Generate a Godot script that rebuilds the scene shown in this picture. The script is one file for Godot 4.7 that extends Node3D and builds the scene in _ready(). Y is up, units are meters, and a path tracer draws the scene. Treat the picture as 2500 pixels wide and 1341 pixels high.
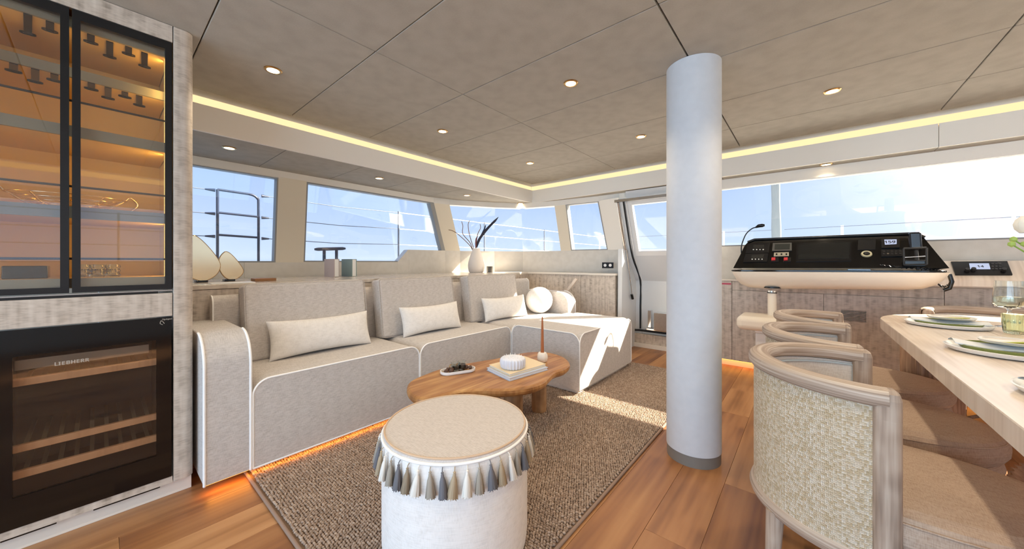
extends Node3D
# Saloon of a sailing catamaran. World: -z is forward, +x is starboard, y up, metres.
# The photograph is 2500 x 1341; its lens was calibrated from the ceiling joints (both vanishing points on y = 641).
const FOC := 853.0
const PX := 1250.0
const PY := 641.0
const EYE := Vector3(0, 1.05, 0)
const YAW := 40.2
const SKY_ENERGY := 1.07
const SUN_ENERGY := 7.0
const EXPOSURE := 1.1
const DOORWAY := 1.2
const SPOT := 0.46
const COVE := 1.15

class MB:
	var v := PackedVector3Array()
	var n := PackedVector3Array()
	var uv := PackedVector2Array()
	var ix := PackedInt32Array()

	func vert(p: Vector3, q: Vector3, t := Vector2.ZERO) -> int:
		v.append(p); n.append(q); uv.append(t)
		return v.size() - 1

	func tri(a: Vector3, b: Vector3, c: Vector3) -> void:
		var q := (b - a).cross(c - a).normalized()
		var k := vert(a, q); vert(b, q, Vector2(1, 0)); vert(c, q, Vector2(1, 1))
		ix.append_array([k, k + 2, k + 1])

	func quad(a: Vector3, b: Vector3, c: Vector3, d: Vector3) -> void:
		var q := (c - a).cross(d - b).normalized()
		var k := vert(a, q, Vector2(0, 1)); vert(b, q, Vector2(1, 1)); vert(c, q, Vector2(1, 0)); vert(d, q, Vector2(0, 0))
		ix.append_array([k, k + 2, k + 1, k, k + 3, k + 2])

	# a..d run counter-clockwise seen from the front; off leads from the front to the back
	func hexa(a: Vector3, b: Vector3, c: Vector3, d: Vector3, off: Vector3) -> void:
		quad(a, b, c, d)
		quad(b + off, a + off, d + off, c + off)
		quad(a, a + off, b + off, b); quad(b, b + off, c + off, c)
		quad(c, c + off, d + off, d); quad(d, d + off, a + off, a)

	func box(lo: Vector3, hi: Vector3) -> void:
		hexa(Vector3(lo.x, lo.y, hi.z), Vector3(hi.x, lo.y, hi.z), hi, Vector3(lo.x, hi.y, hi.z), Vector3(0, 0, lo.z - hi.z))

	func rbox(size: Vector3, r: float, xf := Transform3D.IDENTITY, seg := 2) -> void:
		var h := size / 2
		r = minf(r, minf(h.x, minf(h.y, h.z)) * 0.999)
		var inn := h - Vector3(r, r, r)
		for f in 6:
			var ax := f / 2
			var s := 1.0 if f % 2 == 0 else -1.0
			var a1 := (ax + 1) % 3
			var a2 := (ax + 2) % 3
			var n1: Array[float] = []
			var n2: Array[float] = []
			for k in seg + 1:
				n1.append(-h[a1] + r * k / seg); n2.append(-h[a2] + r * k / seg)
			for k in seg + 1:
				n1.append(h[a1] - r * (seg - k) / seg); n2.append(h[a2] - r * (seg - k) / seg)
			var m := n1.size()
			var k0 := v.size()
			for j in m:
				for i in m:
					var p := Vector3.ZERO
					p[ax] = s * h[ax]; p[a1] = n1[i]; p[a2] = n2[j]
					var q := p.clamp(-inn, inn)
					var dn := (p - q).normalized()
					vert(xf * (q + dn * r), (xf.basis * dn).normalized(), Vector2(n1[i], n2[j]))
			for j in m - 1:
				for i in m - 1:
					var k := k0 + j * m + i
					if s > 0:
						ix.append_array([k, k + m + 1, k + 1, k, k + m, k + m + 1])
					else:
						ix.append_array([k, k + 1, k + m + 1, k, k + m + 1, k + m])

	# smooth surface through rows of points; u x v points outwards unless flip
	func grid(rows: Array, wrap := false, flip := false, us := 1.0, vs := 1.0) -> void:
		var nr := rows.size()
		var nc: int = rows[0].size()
		var acc := PackedVector3Array()
		acc.resize(nr * nc)
		var last := nc if wrap else nc - 1
		for j in nr - 1:
			for i in last:
				var i2 := (i + 1) % nc
				var q: Vector3 = (rows[j + 1][i2] - rows[j][i]).cross(rows[j + 1][i] - rows[j][i2])
				if flip: q = -q
				acc[j * nc + i] += q; acc[j * nc + i2] += q; acc[(j + 1) * nc + i] += q; acc[(j + 1) * nc + i2] += q
		var k0 := v.size()
		var w := nc + 1 if wrap else nc
		for j in nr:
			for i in w:
				var c := i % nc
				vert(rows[j][c], acc[j * nc + c].normalized(), Vector2(us * i / (w - 1), vs * j / (nr - 1)))
		for j in nr - 1:
			for i in w - 1:
				var k := k0 + j * w + i
				if flip:
					ix.append_array([k, k + 1, k + w + 1, k, k + w + 1, k + w])
				else:
					ix.append_array([k, k + w + 1, k + 1, k, k + w, k + w + 1])

	# profile of (radius, height), bottom to top along the outside; sharp corners are split
	func lathe(prof: Array, seg := 24, xf := Transform3D.IDENTITY, us := 1.0, vs := 1.0) -> void:
		var run: Array = [prof[0]]
		for k in range(1, prof.size()):
			run.append(prof[k])
			var brk := k == prof.size() - 1
			if not brk:
				var d1: Vector2 = (prof[k] - prof[k - 1]).normalized()
				var d2: Vector2 = (prof[k + 1] - prof[k]).normalized()
				brk = d1.dot(d2) < 0.8
			if brk:
				var rows := []
				for p in run:
					var row := PackedVector3Array()
					for i in seg:
						var a := TAU * i / seg
						row.append(xf * Vector3(p.x * cos(a), p.y, p.x * sin(a)))
					rows.append(row)
				grid(rows, true, true, us, vs)
				run = [prof[k]]

	func tube(path: PackedVector3Array, r, seg := 8, closed := false, caps := true) -> void:
		var m := path.size()
		var rows := []
		var t0 := (path[1] - path[0]).normalized()
		var side := t0.cross(Vector3.UP)
		if side.length() < 0.1: side = t0.cross(Vector3.RIGHT)
		side = side.normalized()
		for k in m:
			var t: Vector3
			if closed: t = (path[(k + 1) % m] - path[(k - 1 + m) % m]).normalized()
			elif k == 0: t = (path[1] - path[0]).normalized()
			elif k == m - 1: t = (path[k] - path[k - 1]).normalized()
			else: t = ((path[k + 1] - path[k]).normalized() + (path[k] - path[k - 1]).normalized()).normalized()
			side = (side - t * side.dot(t)).normalized()
			var up := side.cross(t)
			var rr: float = r[k] if r is Array else r
			var row := PackedVector3Array()
			for i in seg:
				var a := TAU * i / seg
				row.append(path[k] + (side * cos(a) + up * sin(a)) * rr)
			rows.append(row)
		if closed: rows.append(rows[0])
		grid(rows, true, true)
		if caps and not closed:
			for e in 2:
				var row: PackedVector3Array = rows[0] if e == 0 else rows[m - 1]
				var c := path[0] if e == 0 else path[m - 1]
				for i in seg:
					if e == 0: tri(c, row[i], row[(i + 1) % seg])
					else: tri(c, row[(i + 1) % seg], row[i])

	# polygon in local xy pushed along local z; profile rows are (inset, z)
	func slab(poly: PackedVector2Array, prof: Array, xf := Transform3D.IDENTITY, smooth := 35.0, caps := true) -> void:
		var area := 0.0
		var m := poly.size()
		for i in m: area += poly[i].cross(poly[(i + 1) % m])
		if area < 0: poly.reverse()
		var en := PackedVector2Array()
		for i in m:
			var d := (poly[(i + 1) % m] - poly[i]).normalized()
			en.append(Vector2(d.y, -d.x))
		var mit := PackedVector2Array()
		for i in m:
			var a := en[(i - 1 + m) % m]
			var b := en[i]
			var q := (a + b).normalized()
			mit.append(q / maxf(q.dot(b), 0.4))
		var lim := cos(deg_to_rad(smooth))
		for k in prof.size() - 1:
			var p0: Vector2 = prof[k]
			var p1: Vector2 = prof[k + 1]
			var dv := (p1 - p0).normalized()
			for i in m:
				var i2 := (i + 1) % m
				var na := en[i]
				var nb := en[i]
				if en[(i - 1 + m) % m].dot(en[i]) > lim: na = (en[(i - 1 + m) % m] + en[i]).normalized()
				if en[i2].dot(en[i]) > lim: nb = (en[i2] + en[i]).normalized()
				var qs := [poly[i] - mit[i] * p0.x, poly[i2] - mit[i2] * p0.x, poly[i2] - mit[i2] * p1.x, poly[i] - mit[i] * p1.x]
				var zs := [p0.y, p0.y, p1.y, p1.y]
				var ns := [na, nb, nb, na]
				var kk := v.size()
				for c in 4:
					var nn := Vector3(ns[c].x * dv.y, ns[c].y * dv.y, dv.x)
					vert(xf * Vector3(qs[c].x, qs[c].y, zs[c]), (xf.basis * nn).normalized(), Vector2(c % 2, zs[c]))
				ix.append_array([kk, kk + 2, kk + 1, kk, kk + 3, kk + 2])
		if not caps: return
		for e in 2:
			var pr: Vector2 = prof[0] if e == 0 else prof[prof.size() - 1]
			var loop := PackedVector2Array()
			for i in m: loop.append(poly[i] - mit[i] * pr.x)
			var t := Geometry2D.triangulate_polygon(loop)
			var nn := (xf.basis * Vector3(0, 0, -1 if e == 0 else 1)).normalized()
			var kk := v.size()
			for q in loop: vert(xf * Vector3(q.x, q.y, pr.y), nn, q)
			for i in t.size() / 3:
				var a := t[i * 3]; var b := t[i * 3 + 1]; var c := t[i * 3 + 2]
				var ccw: bool = (loop[b] - loop[a]).cross(loop[c] - loop[a]) > 0
				if ccw == (e == 1): ix.append_array([kk + a, kk + c, kk + b])
				else: ix.append_array([kk + a, kk + b, kk + c])

	func prism(poly: PackedVector2Array, depth: float, xf := Transform3D.IDENTITY, bev := 0.0, smooth := 35.0) -> void:
		if bev > 0: slab(poly, [Vector2(bev, 0), Vector2(0, bev), Vector2(0, depth - bev), Vector2(bev, depth)], xf, smooth)
		else: slab(poly, [Vector2(0, 0), Vector2(0, depth)], xf, smooth)

	# plump cushion w x h in local xy, t thick, corners drawn out
	func pillow(w: float, h: float, t: float, xf: Transform3D, ear := 0.04, nu := 22, nv := 12) -> void:
		for s in [1.0, -1.0]:
			var rows := []
			for j in nv + 1:
				var row := PackedVector3Array()
				var b := -1.0 + 2.0 * j / nv
				for i in nu + 1:
					var a := -1.0 + 2.0 * i / nu
					var aa := sin(a * PI / 2)
					var bb := sin(b * PI / 2)
					var x := aa * (w / 2 - ear * (1 - bb * bb))
					var y := bb * (h / 2 - ear * (1 - aa * aa))
					var z: float = s * t / 2 * pow(maxf(0.0, (1 - pow(absf(aa), 2.6)) * (1 - pow(absf(bb), 2.6))), 0.45)
					row.append(xf * Vector3(x, y, z))
				rows.append(row)
			grid(rows, false, s < 0)

var base := {}
var used := {}
var M := {}
var rng := RandomNumberGenerator.new()
var R0: Vector3
var W0: Vector3

# ---- photograph pixel -> point on a known plane
func ray(x: float, y: float) -> Vector3:
	return R0 * ((x - PX) / FOC) + Vector3.UP * ((PY - y) / FOC) + W0
func on_y(x: float, y: float, h: float) -> Vector3:
	var d := ray(x, y)
	return EYE + d * ((h - EYE.y) / d.y)
func on_x(x: float, y: float, h: float) -> Vector3:
	var d := ray(x, y)
	return EYE + d * (h / d.x)
func on_z(x: float, y: float, h: float) -> Vector3:
	var d := ray(x, y)
	return EYE + d * (h / d.z)
func on_p(x: float, y: float, p: Vector3, nn: Vector3) -> Vector3:
	var d := ray(x, y)
	return EYE + d * ((p - EYE).dot(nn) / d.dot(nn))

# ---- scene tree
func numbered(called: String) -> String:
	if not used.has(called):
		used[called] = 0
		return called
	used[called] += 1
	return "%s_%03d" % [called, used[called]]

func tag(o: Node3D, label: String, cat: String, group := "", kind := "") -> Node3D:
	if label: o.set_meta("label", label)
	if cat: o.set_meta("category", cat)
	if group: o.set_meta("group", group)
	if kind: o.set_meta("kind", kind)
	return o

func thing(called: String, label: String, cat: String, at := Vector3.ZERO, group := "", kind := "") -> Node3D:
	var o := Node3D.new()
	o.name = numbered(called)
	add_child(o)
	o.position = at
	base[o] = at
	return tag(o, label, cat, group, kind)

func to_mesh(mb: MB, at := Vector3.ZERO) -> ArrayMesh:
	var vs := mb.v
	if at != Vector3.ZERO:
		vs = vs.duplicate()
		for i in vs.size(): vs[i] -= at
	var a := []
	a.resize(Mesh.ARRAY_MAX)
	a[Mesh.ARRAY_VERTEX] = vs
	a[Mesh.ARRAY_NORMAL] = mb.n
	a[Mesh.ARRAY_TEX_UV] = mb.uv
	a[Mesh.ARRAY_INDEX] = mb.ix
	var am := ArrayMesh.new()
	am.add_surface_from_arrays(Mesh.PRIMITIVE_TRIANGLES, a)
	return am

func part(mb: MB, called: String, m: Material, parent: Node3D, label := "") -> MeshInstance3D:
	var o := MeshInstance3D.new()
	o.name = called
	o.mesh = to_mesh(mb, base.get(parent, Vector3.ZERO))
	o.material_override = m
	parent.add_child(o, true)
	base[o] = base.get(parent, Vector3.ZERO)
	if label: o.set_meta("label", label)
	return o

func solo(mb: MB, called: String, m: Material, label: String, cat: String, group := "", kind := "") -> MeshInstance3D:
	var lo := mb.v[0]
	var hi := mb.v[0]
	for p in mb.v:
		lo = lo.min(p); hi = hi.max(p)
	var at := Vector3((lo.x + hi.x) / 2, lo.y, (lo.z + hi.z) / 2)
	var o := MeshInstance3D.new()
	o.name = numbered(called)
	o.mesh = to_mesh(mb, at)
	o.material_override = m
	add_child(o)
	o.position = at
	base[o] = at
	tag(o, label, cat, group, kind)
	return o

func copy(o: Node3D, at: Vector3, turn := 0.0, label := "") -> Node3D:
	var c: Node3D = o.duplicate()
	c.name = numbered(String(o.name).trim_suffix("_000"))
	add_child(c)
	c.position = at
	c.rotation.y = turn
	if label: c.set_meta("label", label)
	return c

func bx(lo: Vector3, hi: Vector3) -> MB:
	var mb := MB.new()
	mb.box(lo.min(hi), hi.max(lo))
	return mb

func rbx(lo: Vector3, hi: Vector3, r: float, seg := 1) -> MB:
	var mb := MB.new()
	mb.rbox((hi - lo).abs(), r, Transform3D(Basis.IDENTITY, (lo + hi) / 2), seg)
	return mb

func hx(a: Vector3, b: Vector3, c: Vector3, d: Vector3, off: Vector3) -> MB:
	var mb := MB.new()
	mb.hexa(a, b, c, d, off)
	return mb

func tb(path: Array, r, seg := 8, closed := false) -> MB:
	var mb := MB.new()
	mb.tube(PackedVector3Array(path), r, seg, closed)
	return mb

func spline(pts: Array, k := 6) -> Array:
	var out := []
	for i in pts.size() - 1:
		var p0 = pts[maxi(i - 1, 0)]
		var p3 = pts[mini(i + 2, pts.size() - 1)]
		for j in k:
			out.append(pts[i].cubic_interpolate(pts[i + 1], p0, p3, float(j) / k))
	out.append(pts[pts.size() - 1])
	return out

func ring(pts: Array, k := 5) -> PackedVector2Array:
	var out := PackedVector2Array()
	var m := pts.size()
	for i in m:
		for j in k:
			out.append(pts[i].cubic_interpolate(pts[(i + 1) % m], pts[(i - 1 + m) % m], pts[(i + 2) % m], float(j) / k))
	return out

# rounded rectangle, radii for the corners (lo,lo) (hi,lo) (hi,hi) (lo,hi)
func rrect(lo: Vector2, hi: Vector2, rr: Array, seg := 6) -> PackedVector2Array:
	var out := PackedVector2Array()
	var cs := [lo, Vector2(hi.x, lo.y), hi, Vector2(lo.x, hi.y)]
	var sg := [Vector2(1, 1), Vector2(-1, 1), Vector2(-1, -1), Vector2(1, -1)]
	for c in 4:
		var r: float = rr[c]
		if r <= 0.0005:
			out.append(cs[c])
			continue
		var o: Vector2 = cs[c] + sg[c] * r
		for k in seg + 1:
			var a := PI + PI / 2 * c + PI / 2 * k / seg
			out.append(o + Vector2(cos(a), sin(a)) * r)
	return out

func lettering(text: String, height: float, xf: Transform3D, m: Material, parent: Node3D, called := "lettering") -> void:
	var tm := TextMesh.new()
	var f := SystemFont.new()
	f.font_names = PackedStringArray(["Droid Sans"])
	f.font_weight = 700
	tm.font = f
	tm.font_size = 32
	tm.pixel_size = height / 32.0 * 1.35
	tm.depth = 0.0006
	tm.curve_step = 4.0
	tm.text = text
	var o := MeshInstance3D.new()
	o.name = called
	o.mesh = tm
	o.material_override = m
	parent.add_child(o, true)
	o.transform = Transform3D(xf.basis, xf.origin - base.get(parent, Vector3.ZERO))

# ---- materials
func mat(c: Color, rough := 0.6, metal := 0.0) -> StandardMaterial3D:
	var m := StandardMaterial3D.new()
	m.albedo_color = c
	m.roughness = rough
	m.metallic = metal
	return m

func rgb8(r: int, g: int, b: int) -> Color:
	return Color8(r, g, b)

func field(sd: int, freq: float, w: int, h: int, sx := 1, sy := 1, oct := 3, kind := FastNoiseLite.TYPE_SIMPLEX_SMOOTH) -> PackedByteArray:
	var f := FastNoiseLite.new()
	f.seed = sd
	f.noise_type = kind
	f.frequency = freq
	f.fractal_octaves = oct
	var im := f.get_seamless_image(maxi(w / sx, 8), maxi(h / sy, 8))
	im.convert(Image.FORMAT_L8)
	im.resize(w, h, Image.INTERPOLATE_CUBIC)
	return im.get_data()

func tex(w: int, h: int, data: PackedByteArray) -> ImageTexture:
	var im := Image.create_from_data(w, h, false, Image.FORMAT_RGB8, data)
	im.generate_mipmaps()
	return ImageTexture.create_from_image(im)

func grey(w: int, h: int, data: PackedByteArray) -> ImageTexture:
	return ImageTexture.create_from_image(Image.create_from_data(w, h, false, Image.FORMAT_L8, data))

# three tones mixed by up to three weighted fields
func tones(w: int, h: int, fields: Array, weights: Array, a: Color, b: Color, c: Color) -> ImageTexture:
	var d := PackedByteArray()
	d.resize(w * h * 3)
	var lut := []
	for k in 256:
		var t := k / 255.0
		lut.append(a.lerp(b, t * 2) if t < 0.5 else b.lerp(c, t * 2 - 1))
	var m := fields.size()
	for i in w * h:
		var s := 0.0
		for k in m: s += fields[k][i] * weights[k]
		var q: Color = lut[clampi(int(s), 0, 255)]
		d[i * 3] = q.r8; d[i * 3 + 1] = q.g8; d[i * 3 + 2] = q.b8
	return tex(w, h, d)

func planar(m: StandardMaterial3D, t: Texture2D, scale: Vector3, world := true) -> StandardMaterial3D:
	m.albedo_texture = t
	m.uv1_triplanar = true
	m.uv1_world_triplanar = world
	m.uv1_scale = scale
	m.uv1_triplanar_sharpness = 8.0
	return m

func bump(m: StandardMaterial3D, t: Texture2D, cm: float) -> StandardMaterial3D:
	m.heightmap_enabled = true
	m.heightmap_texture = t
	m.heightmap_scale = cm
	return m

func glow(c: Color, e: float) -> StandardMaterial3D:
	var m := mat(Color.BLACK, 0.6)
	m.emission_enabled = true
	m.emission = c
	m.emission_energy_multiplier = e
	return m

func pane(c: Color, alpha: float, spec := 0.5) -> StandardMaterial3D:
	var m := mat(Color(c.r, c.g, c.b, alpha), 0.02)
	m.transparency = BaseMaterial3D.TRANSPARENCY_ALPHA
	m.metallic_specular = spec
	return m

func solid_glass(c: Color, scale := 0.05) -> StandardMaterial3D:
	var m := mat(Color(c.r, c.g, c.b, 0.0), 0.02)
	m.refraction_enabled = true
	m.refraction_scale = scale
	m.transparency = BaseMaterial3D.TRANSPARENCY_ALPHA
	return m

func make_materials() -> void:
	var s := 512
	# figured greige veneer of the cabinets: upright grain crossed by short ripple figure
	var g1 := field(3, 0.02, s, s, 1, 16, 3)
	var g2 := field(4, 0.07, s, s, 5, 1, 3)
	var gv := field(6, 0.05, s, s, 1, 14, 3)
	var g3 := field(5, 0.012, s, s, 1, 1, 2)
	var ven := tones(s, s, [g1, g2, g3], [0.36, 0.34, 0.34], rgb8(142, 130, 116), rgb8(200, 188, 174), rgb8(226, 216, 203))
	M.veneer = planar(mat(Color.WHITE, 0.42), ven, Vector3(3.0, 3.0, 3.0))
	M.veneer_dark = planar(mat(Color.WHITE, 0.42), ven, Vector3(2.6, 2.6, 2.6))
	M.veneer_dark.uv1_offset = Vector3(0.37, 0.21, 0.6)
	# oak floor, grain along z
	var o1 := field(11, 0.018, s, s, 1, 12, 4)
	var o2 := field(12, 0.06, s, s, 1, 24, 2)
	var o3 := field(13, 0.008, s, s, 1, 3, 3)
	for k in 4:
		var sh: float = [0.0, -14.0, 10.0, -6.0][k]
		var t := tones(s, s, [o1, o2, o3], [0.5 + sh * 0.002, 0.22, 0.34], rgb8(112 + int(sh), 70 + int(sh * 0.8), 40), rgb8(168 + int(sh), 118 + int(sh), 74 + int(sh * 0.8)), rgb8(196 + int(sh), 148 + int(sh), 101 + int(sh)))
		var m := planar(mat(Color.WHITE, 0.38), t, Vector3(0.9, 0.9, 0.9))
		m.uv1_offset = Vector3(0.23 * k, 0, 0.31 * k)
		M["floor%d" % k] = m
	# pale oak of the dining table, teak of the low table
	M.table = planar(mat(Color.WHITE, 0.22), tones(s, s, [o1, o2, o3], [0.3, 0.3, 0.42], rgb8(202, 182, 162), rgb8(232, 216, 198), rgb8(242, 230, 215)), Vector3(1.3, 1.3, 1.3))
	M.teak = planar(mat(Color.WHITE, 0.42), tones(s, s, [o1, o2, o3], [0.55, 0.25, 0.4], rgb8(98, 60, 30), rgb8(164, 112, 62), rgb8(208, 164, 106)), Vector3(1.6, 1.6, 1.6))
	M.teak_leg = planar(mat(Color.WHITE, 0.5), tones(s, s, [g1, g3], [0.5, 0.5], rgb8(120, 82, 52), rgb8(165, 125, 86), rgb8(196, 160, 120)), Vector3(2, 2, 2))
	M.fluted = planar(mat(Color.WHITE, 0.55), tones(s, s, [gv, g3], [0.6, 0.4], rgb8(110, 84, 66), rgb8(158, 130, 108), rgb8(188, 162, 138)), Vector3(3, 1.2, 3))
	# lime-washed ash of the chairs, grain along u
	var a1 := field(21, 0.03, s, s, 1, 20, 3)
	var a2 := field(22, 0.09, s, s, 1, 28, 2)
	M.ash = mat(Color.WHITE, 0.55)
	M.ash.albedo_texture = tones(s, s, [a1, a2], [0.6, 0.5], rgb8(122, 102, 86), rgb8(172, 152, 134), rgb8(210, 198, 184))
	M.ash.uv1_scale = Vector3(0.6, 0.5, 1)
	M.ash_leg = planar(mat(Color.WHITE, 0.55), tones(s, s, [gv, g3], [0.6, 0.4], rgb8(122, 102, 86), rgb8(170, 150, 132), rgb8(200, 186, 170)), Vector3(3, 1.5, 3))
	# linen with horizontal slubs
	var l1 := field(31, 0.09, s, s, 10, 1, 2)
	var l2 := field(32, 0.12, s, s, 1, 6, 2)
	var l3 := field(33, 0.01, s, s, 1, 1, 2)
	var lin := tones(s, s, [l1, l2, l3], [0.48, 0.34, 0.18], rgb8(164, 157, 150), rgb8(200, 193, 187), rgb8(220, 214, 209))
	var lh := PackedByteArray(); lh.resize(s * s)
	for i in s * s: lh[i] = clampi(int(l1[i] * 0.5 + l2[i] * 0.5), 0, 255)
	var lht := grey(s, s, lh)
	M.linen = bump(planar(mat(Color.WHITE, 0.95), lin, Vector3(4.6, 4.6, 4.6)), lht, 0.06)
	M.linen.rim_enabled = true; M.linen.rim = 0.3
	M.cushion = bump(planar(mat(Color.WHITE, 0.95), lin, Vector3(5.2, 5.2, 5.2)), lht, 0.06)
	M.cushion.uv1_offset = Vector3(0.4, 0.3, 0.1)
	M.cream_linen = bump(planar(mat(Color.WHITE, 0.95), tones(s, s, [l1, l2, l3], [0.35, 0.35, 0.3], rgb8(214, 209, 203), rgb8(235, 231, 226), rgb8(244, 240, 236)), Vector3(4, 4, 4)), lht, 0.05)
	M.pouf_top = bump(planar(mat(Color.WHITE, 0.95), tones(s, s, [l1, l2], [0.5, 0.5], rgb8(176, 168, 161), rgb8(202, 194, 188), rgb8(217, 210, 205)), Vector3(5, 5, 5)), lht, 0.05)
	M.seat = bump(planar(mat(Color.WHITE, 0.95), tones(s, s, [l1, l2], [0.5, 0.5], rgb8(158, 134, 114), rgb8(184, 163, 144), rgb8(200, 182, 165)), Vector3(5, 5, 5)), lht, 0.04)
	M.chair_back = bump(planar(mat(Color.WHITE, 0.95), tones(s, s, [l1, l2], [0.5, 0.5], rgb8(196, 184, 170), rgb8(220, 211, 199), rgb8(232, 226, 217)), Vector3(5, 5, 5)), lht, 0.04)
	# ceiling suede, wall leatherette
	var c1 := field(41, 0.12, s, s, 1, 1, 3)
	var c3 := field(42, 0.01, s, s, 1, 1, 2)
	M.ceiling = planar(mat(Color.WHITE, 0.9), tones(s, s, [c1, c3], [0.3, 0.7], rgb8(160, 154, 143), rgb8(168, 162, 151), rgb8(175, 169, 158)), Vector3(1.5, 1.5, 1.5))
	M.soffit = M.ceiling
	M.wall = planar(mat(Color.WHITE, 0.7), tones(s, s, [c1, c3], [0.3, 0.7], rgb8(214, 208, 198), rgb8(220, 215, 206), rgb8(226, 221, 213)), Vector3(2, 2, 2))
	M.fascia = mat(rgb8(240, 235, 226), 0.6)
	M.post = mat(rgb8(232, 222, 202), 0.6)
	M.pillar = bump(planar(mat(Color.WHITE, 0.8), tones(s, s, [c1, c3], [0.35, 0.65], rgb8(202, 204, 208), rgb8(206, 208, 212), rgb8(210, 212, 216)), Vector3(3, 3, 3)), grey(s, s, c1), 0.008)
	# cane weave of the chair shells
	var w := 256
	var wd := PackedByteArray(); wd.resize(w * w * 3)
	var wh := PackedByteArray(); wh.resize(w * w)
	rng.seed = 5
	var cell := {}
	for y in w:
		for x in w:
			var cx := x / 16; var cy := y / 16
			var over := (cx + cy) % 2 == 0
			var lx := (x % 16) - 7.5; var ly := (y % 16) - 7.5
			var along: float = lx if over else ly
			var across: float = ly if over else lx
			var strand := int(floor((across + 8.0) / 8.0))
			var dd: float = fposmod(across + 8.0, 8.0) - 4.0
			var hgt := (1.0 - pow(absf(dd) / 4.4, 2)) * (1.0 - 0.55 * pow(absf(along) / 8.0, 2))
			var key := Vector3i(cx, cy, strand)
			if not cell.has(key): cell[key] = rng.randf()
			var r: float = cell[key]
			var q := rgb8(196, 174, 138).lerp(rgb8(230, 218, 198), r)
			var i := y * w + x
			wd[i * 3] = q.r8; wd[i * 3 + 1] = q.g8; wd[i * 3 + 2] = q.b8
			wh[i] = clampi(int(hgt * 235) + 10, 0, 255)
	M.cane = bump(mat(Color.WHITE, 0.7), grey(w, w, wh), 0.35)
	M.cane.albedo_texture = tex(w, w, wd)
	M.cane.uv1_scale = Vector3(9, 4.4, 1)
	# plain ones
	M.piping = mat(rgb8(250, 248, 244), 0.8)
	M.white = mat(rgb8(238, 238, 236), 0.35)
	M.gel = mat(rgb8(228, 230, 230), 0.3)
	M.trim_grey = mat(rgb8(150, 150, 148), 0.5)
	M.pale = mat(rgb8(236, 228, 216), 0.5)
	M.cream = mat(rgb8(240, 230, 214), 0.4)
	M.black = mat(rgb8(14, 14, 15), 0.25)
	M.gloss = mat(rgb8(7, 8, 10), 0.08)
	M.black_metal = mat(rgb8(22, 23, 25), 0.35)
	M.rubber = mat(rgb8(20, 22, 28), 0.6)
	M.dark = mat(rgb8(40, 38, 36), 0.5)
	M.joint = mat(rgb8(60, 50, 42), 0.9)
	M.steel = mat(rgb8(205, 205, 205), 0.18, 1.0)
	M.chrome = mat(rgb8(225, 225, 225), 0.06, 1.0)
	M.gold = mat(rgb8(240, 222, 184), 0.14, 1.0)
	M.brass = mat(rgb8(190, 150, 96), 0.25, 1.0)
	M.shelf_grey = mat(rgb8(128, 122, 104), 0.6)
	M.amber_ply = mat(rgb8(206, 174, 116), 0.6)
	M.base_ring = mat(rgb8(126, 120, 112), 0.5)
	M.glass = pane(Color(0.9, 0.95, 0.95), 0.02)
	M.cab_glass = pane(Color(0.75, 0.7, 0.62), 0.0, 0.85)
	M.cool_glass = pane(Color(0.06, 0.05, 0.045), 0.12, 0.6)
	M.table_glass = solid_glass(Color(0.98, 1, 0.99))
	M.green_glass = solid_glass(Color(0.93, 0.955, 0.85))
	M.navy = mat(rgb8(30, 42, 66), 0.3)
	M.wire = mat(rgb8(96, 106, 122), 0.4)
	M.wire_white = mat(rgb8(236, 240, 244), 0.5)
	M.deck = mat(rgb8(232, 232, 228), 0.5)
	M.lamp = glow(rgb8(255, 226, 170), 9.0)
	M.led = glow(rgb8(255, 224, 168), COVE)
	M.led_low = glow(rgb8(255, 168, 72), 5.0)
	M.led_cab = glow(rgb8(255, 200, 112), 6.0)
	M.screen = glow(rgb8(206, 216, 246), 0.8)
	M.screen_ink = mat(rgb8(24, 28, 40), 0.6)

func _ready() -> void:
	rng.seed = 7
	var a := deg_to_rad(YAW)
	R0 = Vector3(cos(a), 0, -sin(a))
	W0 = Vector3(-sin(a), 0, -cos(a))
	camera_and_sky()
	make_materials()
	shell()
	lights()
	outside()
	tall_cabinet()
	sofa()
	side_units()
	front_units()
	helm()
	rug_and_low_table()
	dining()

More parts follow.
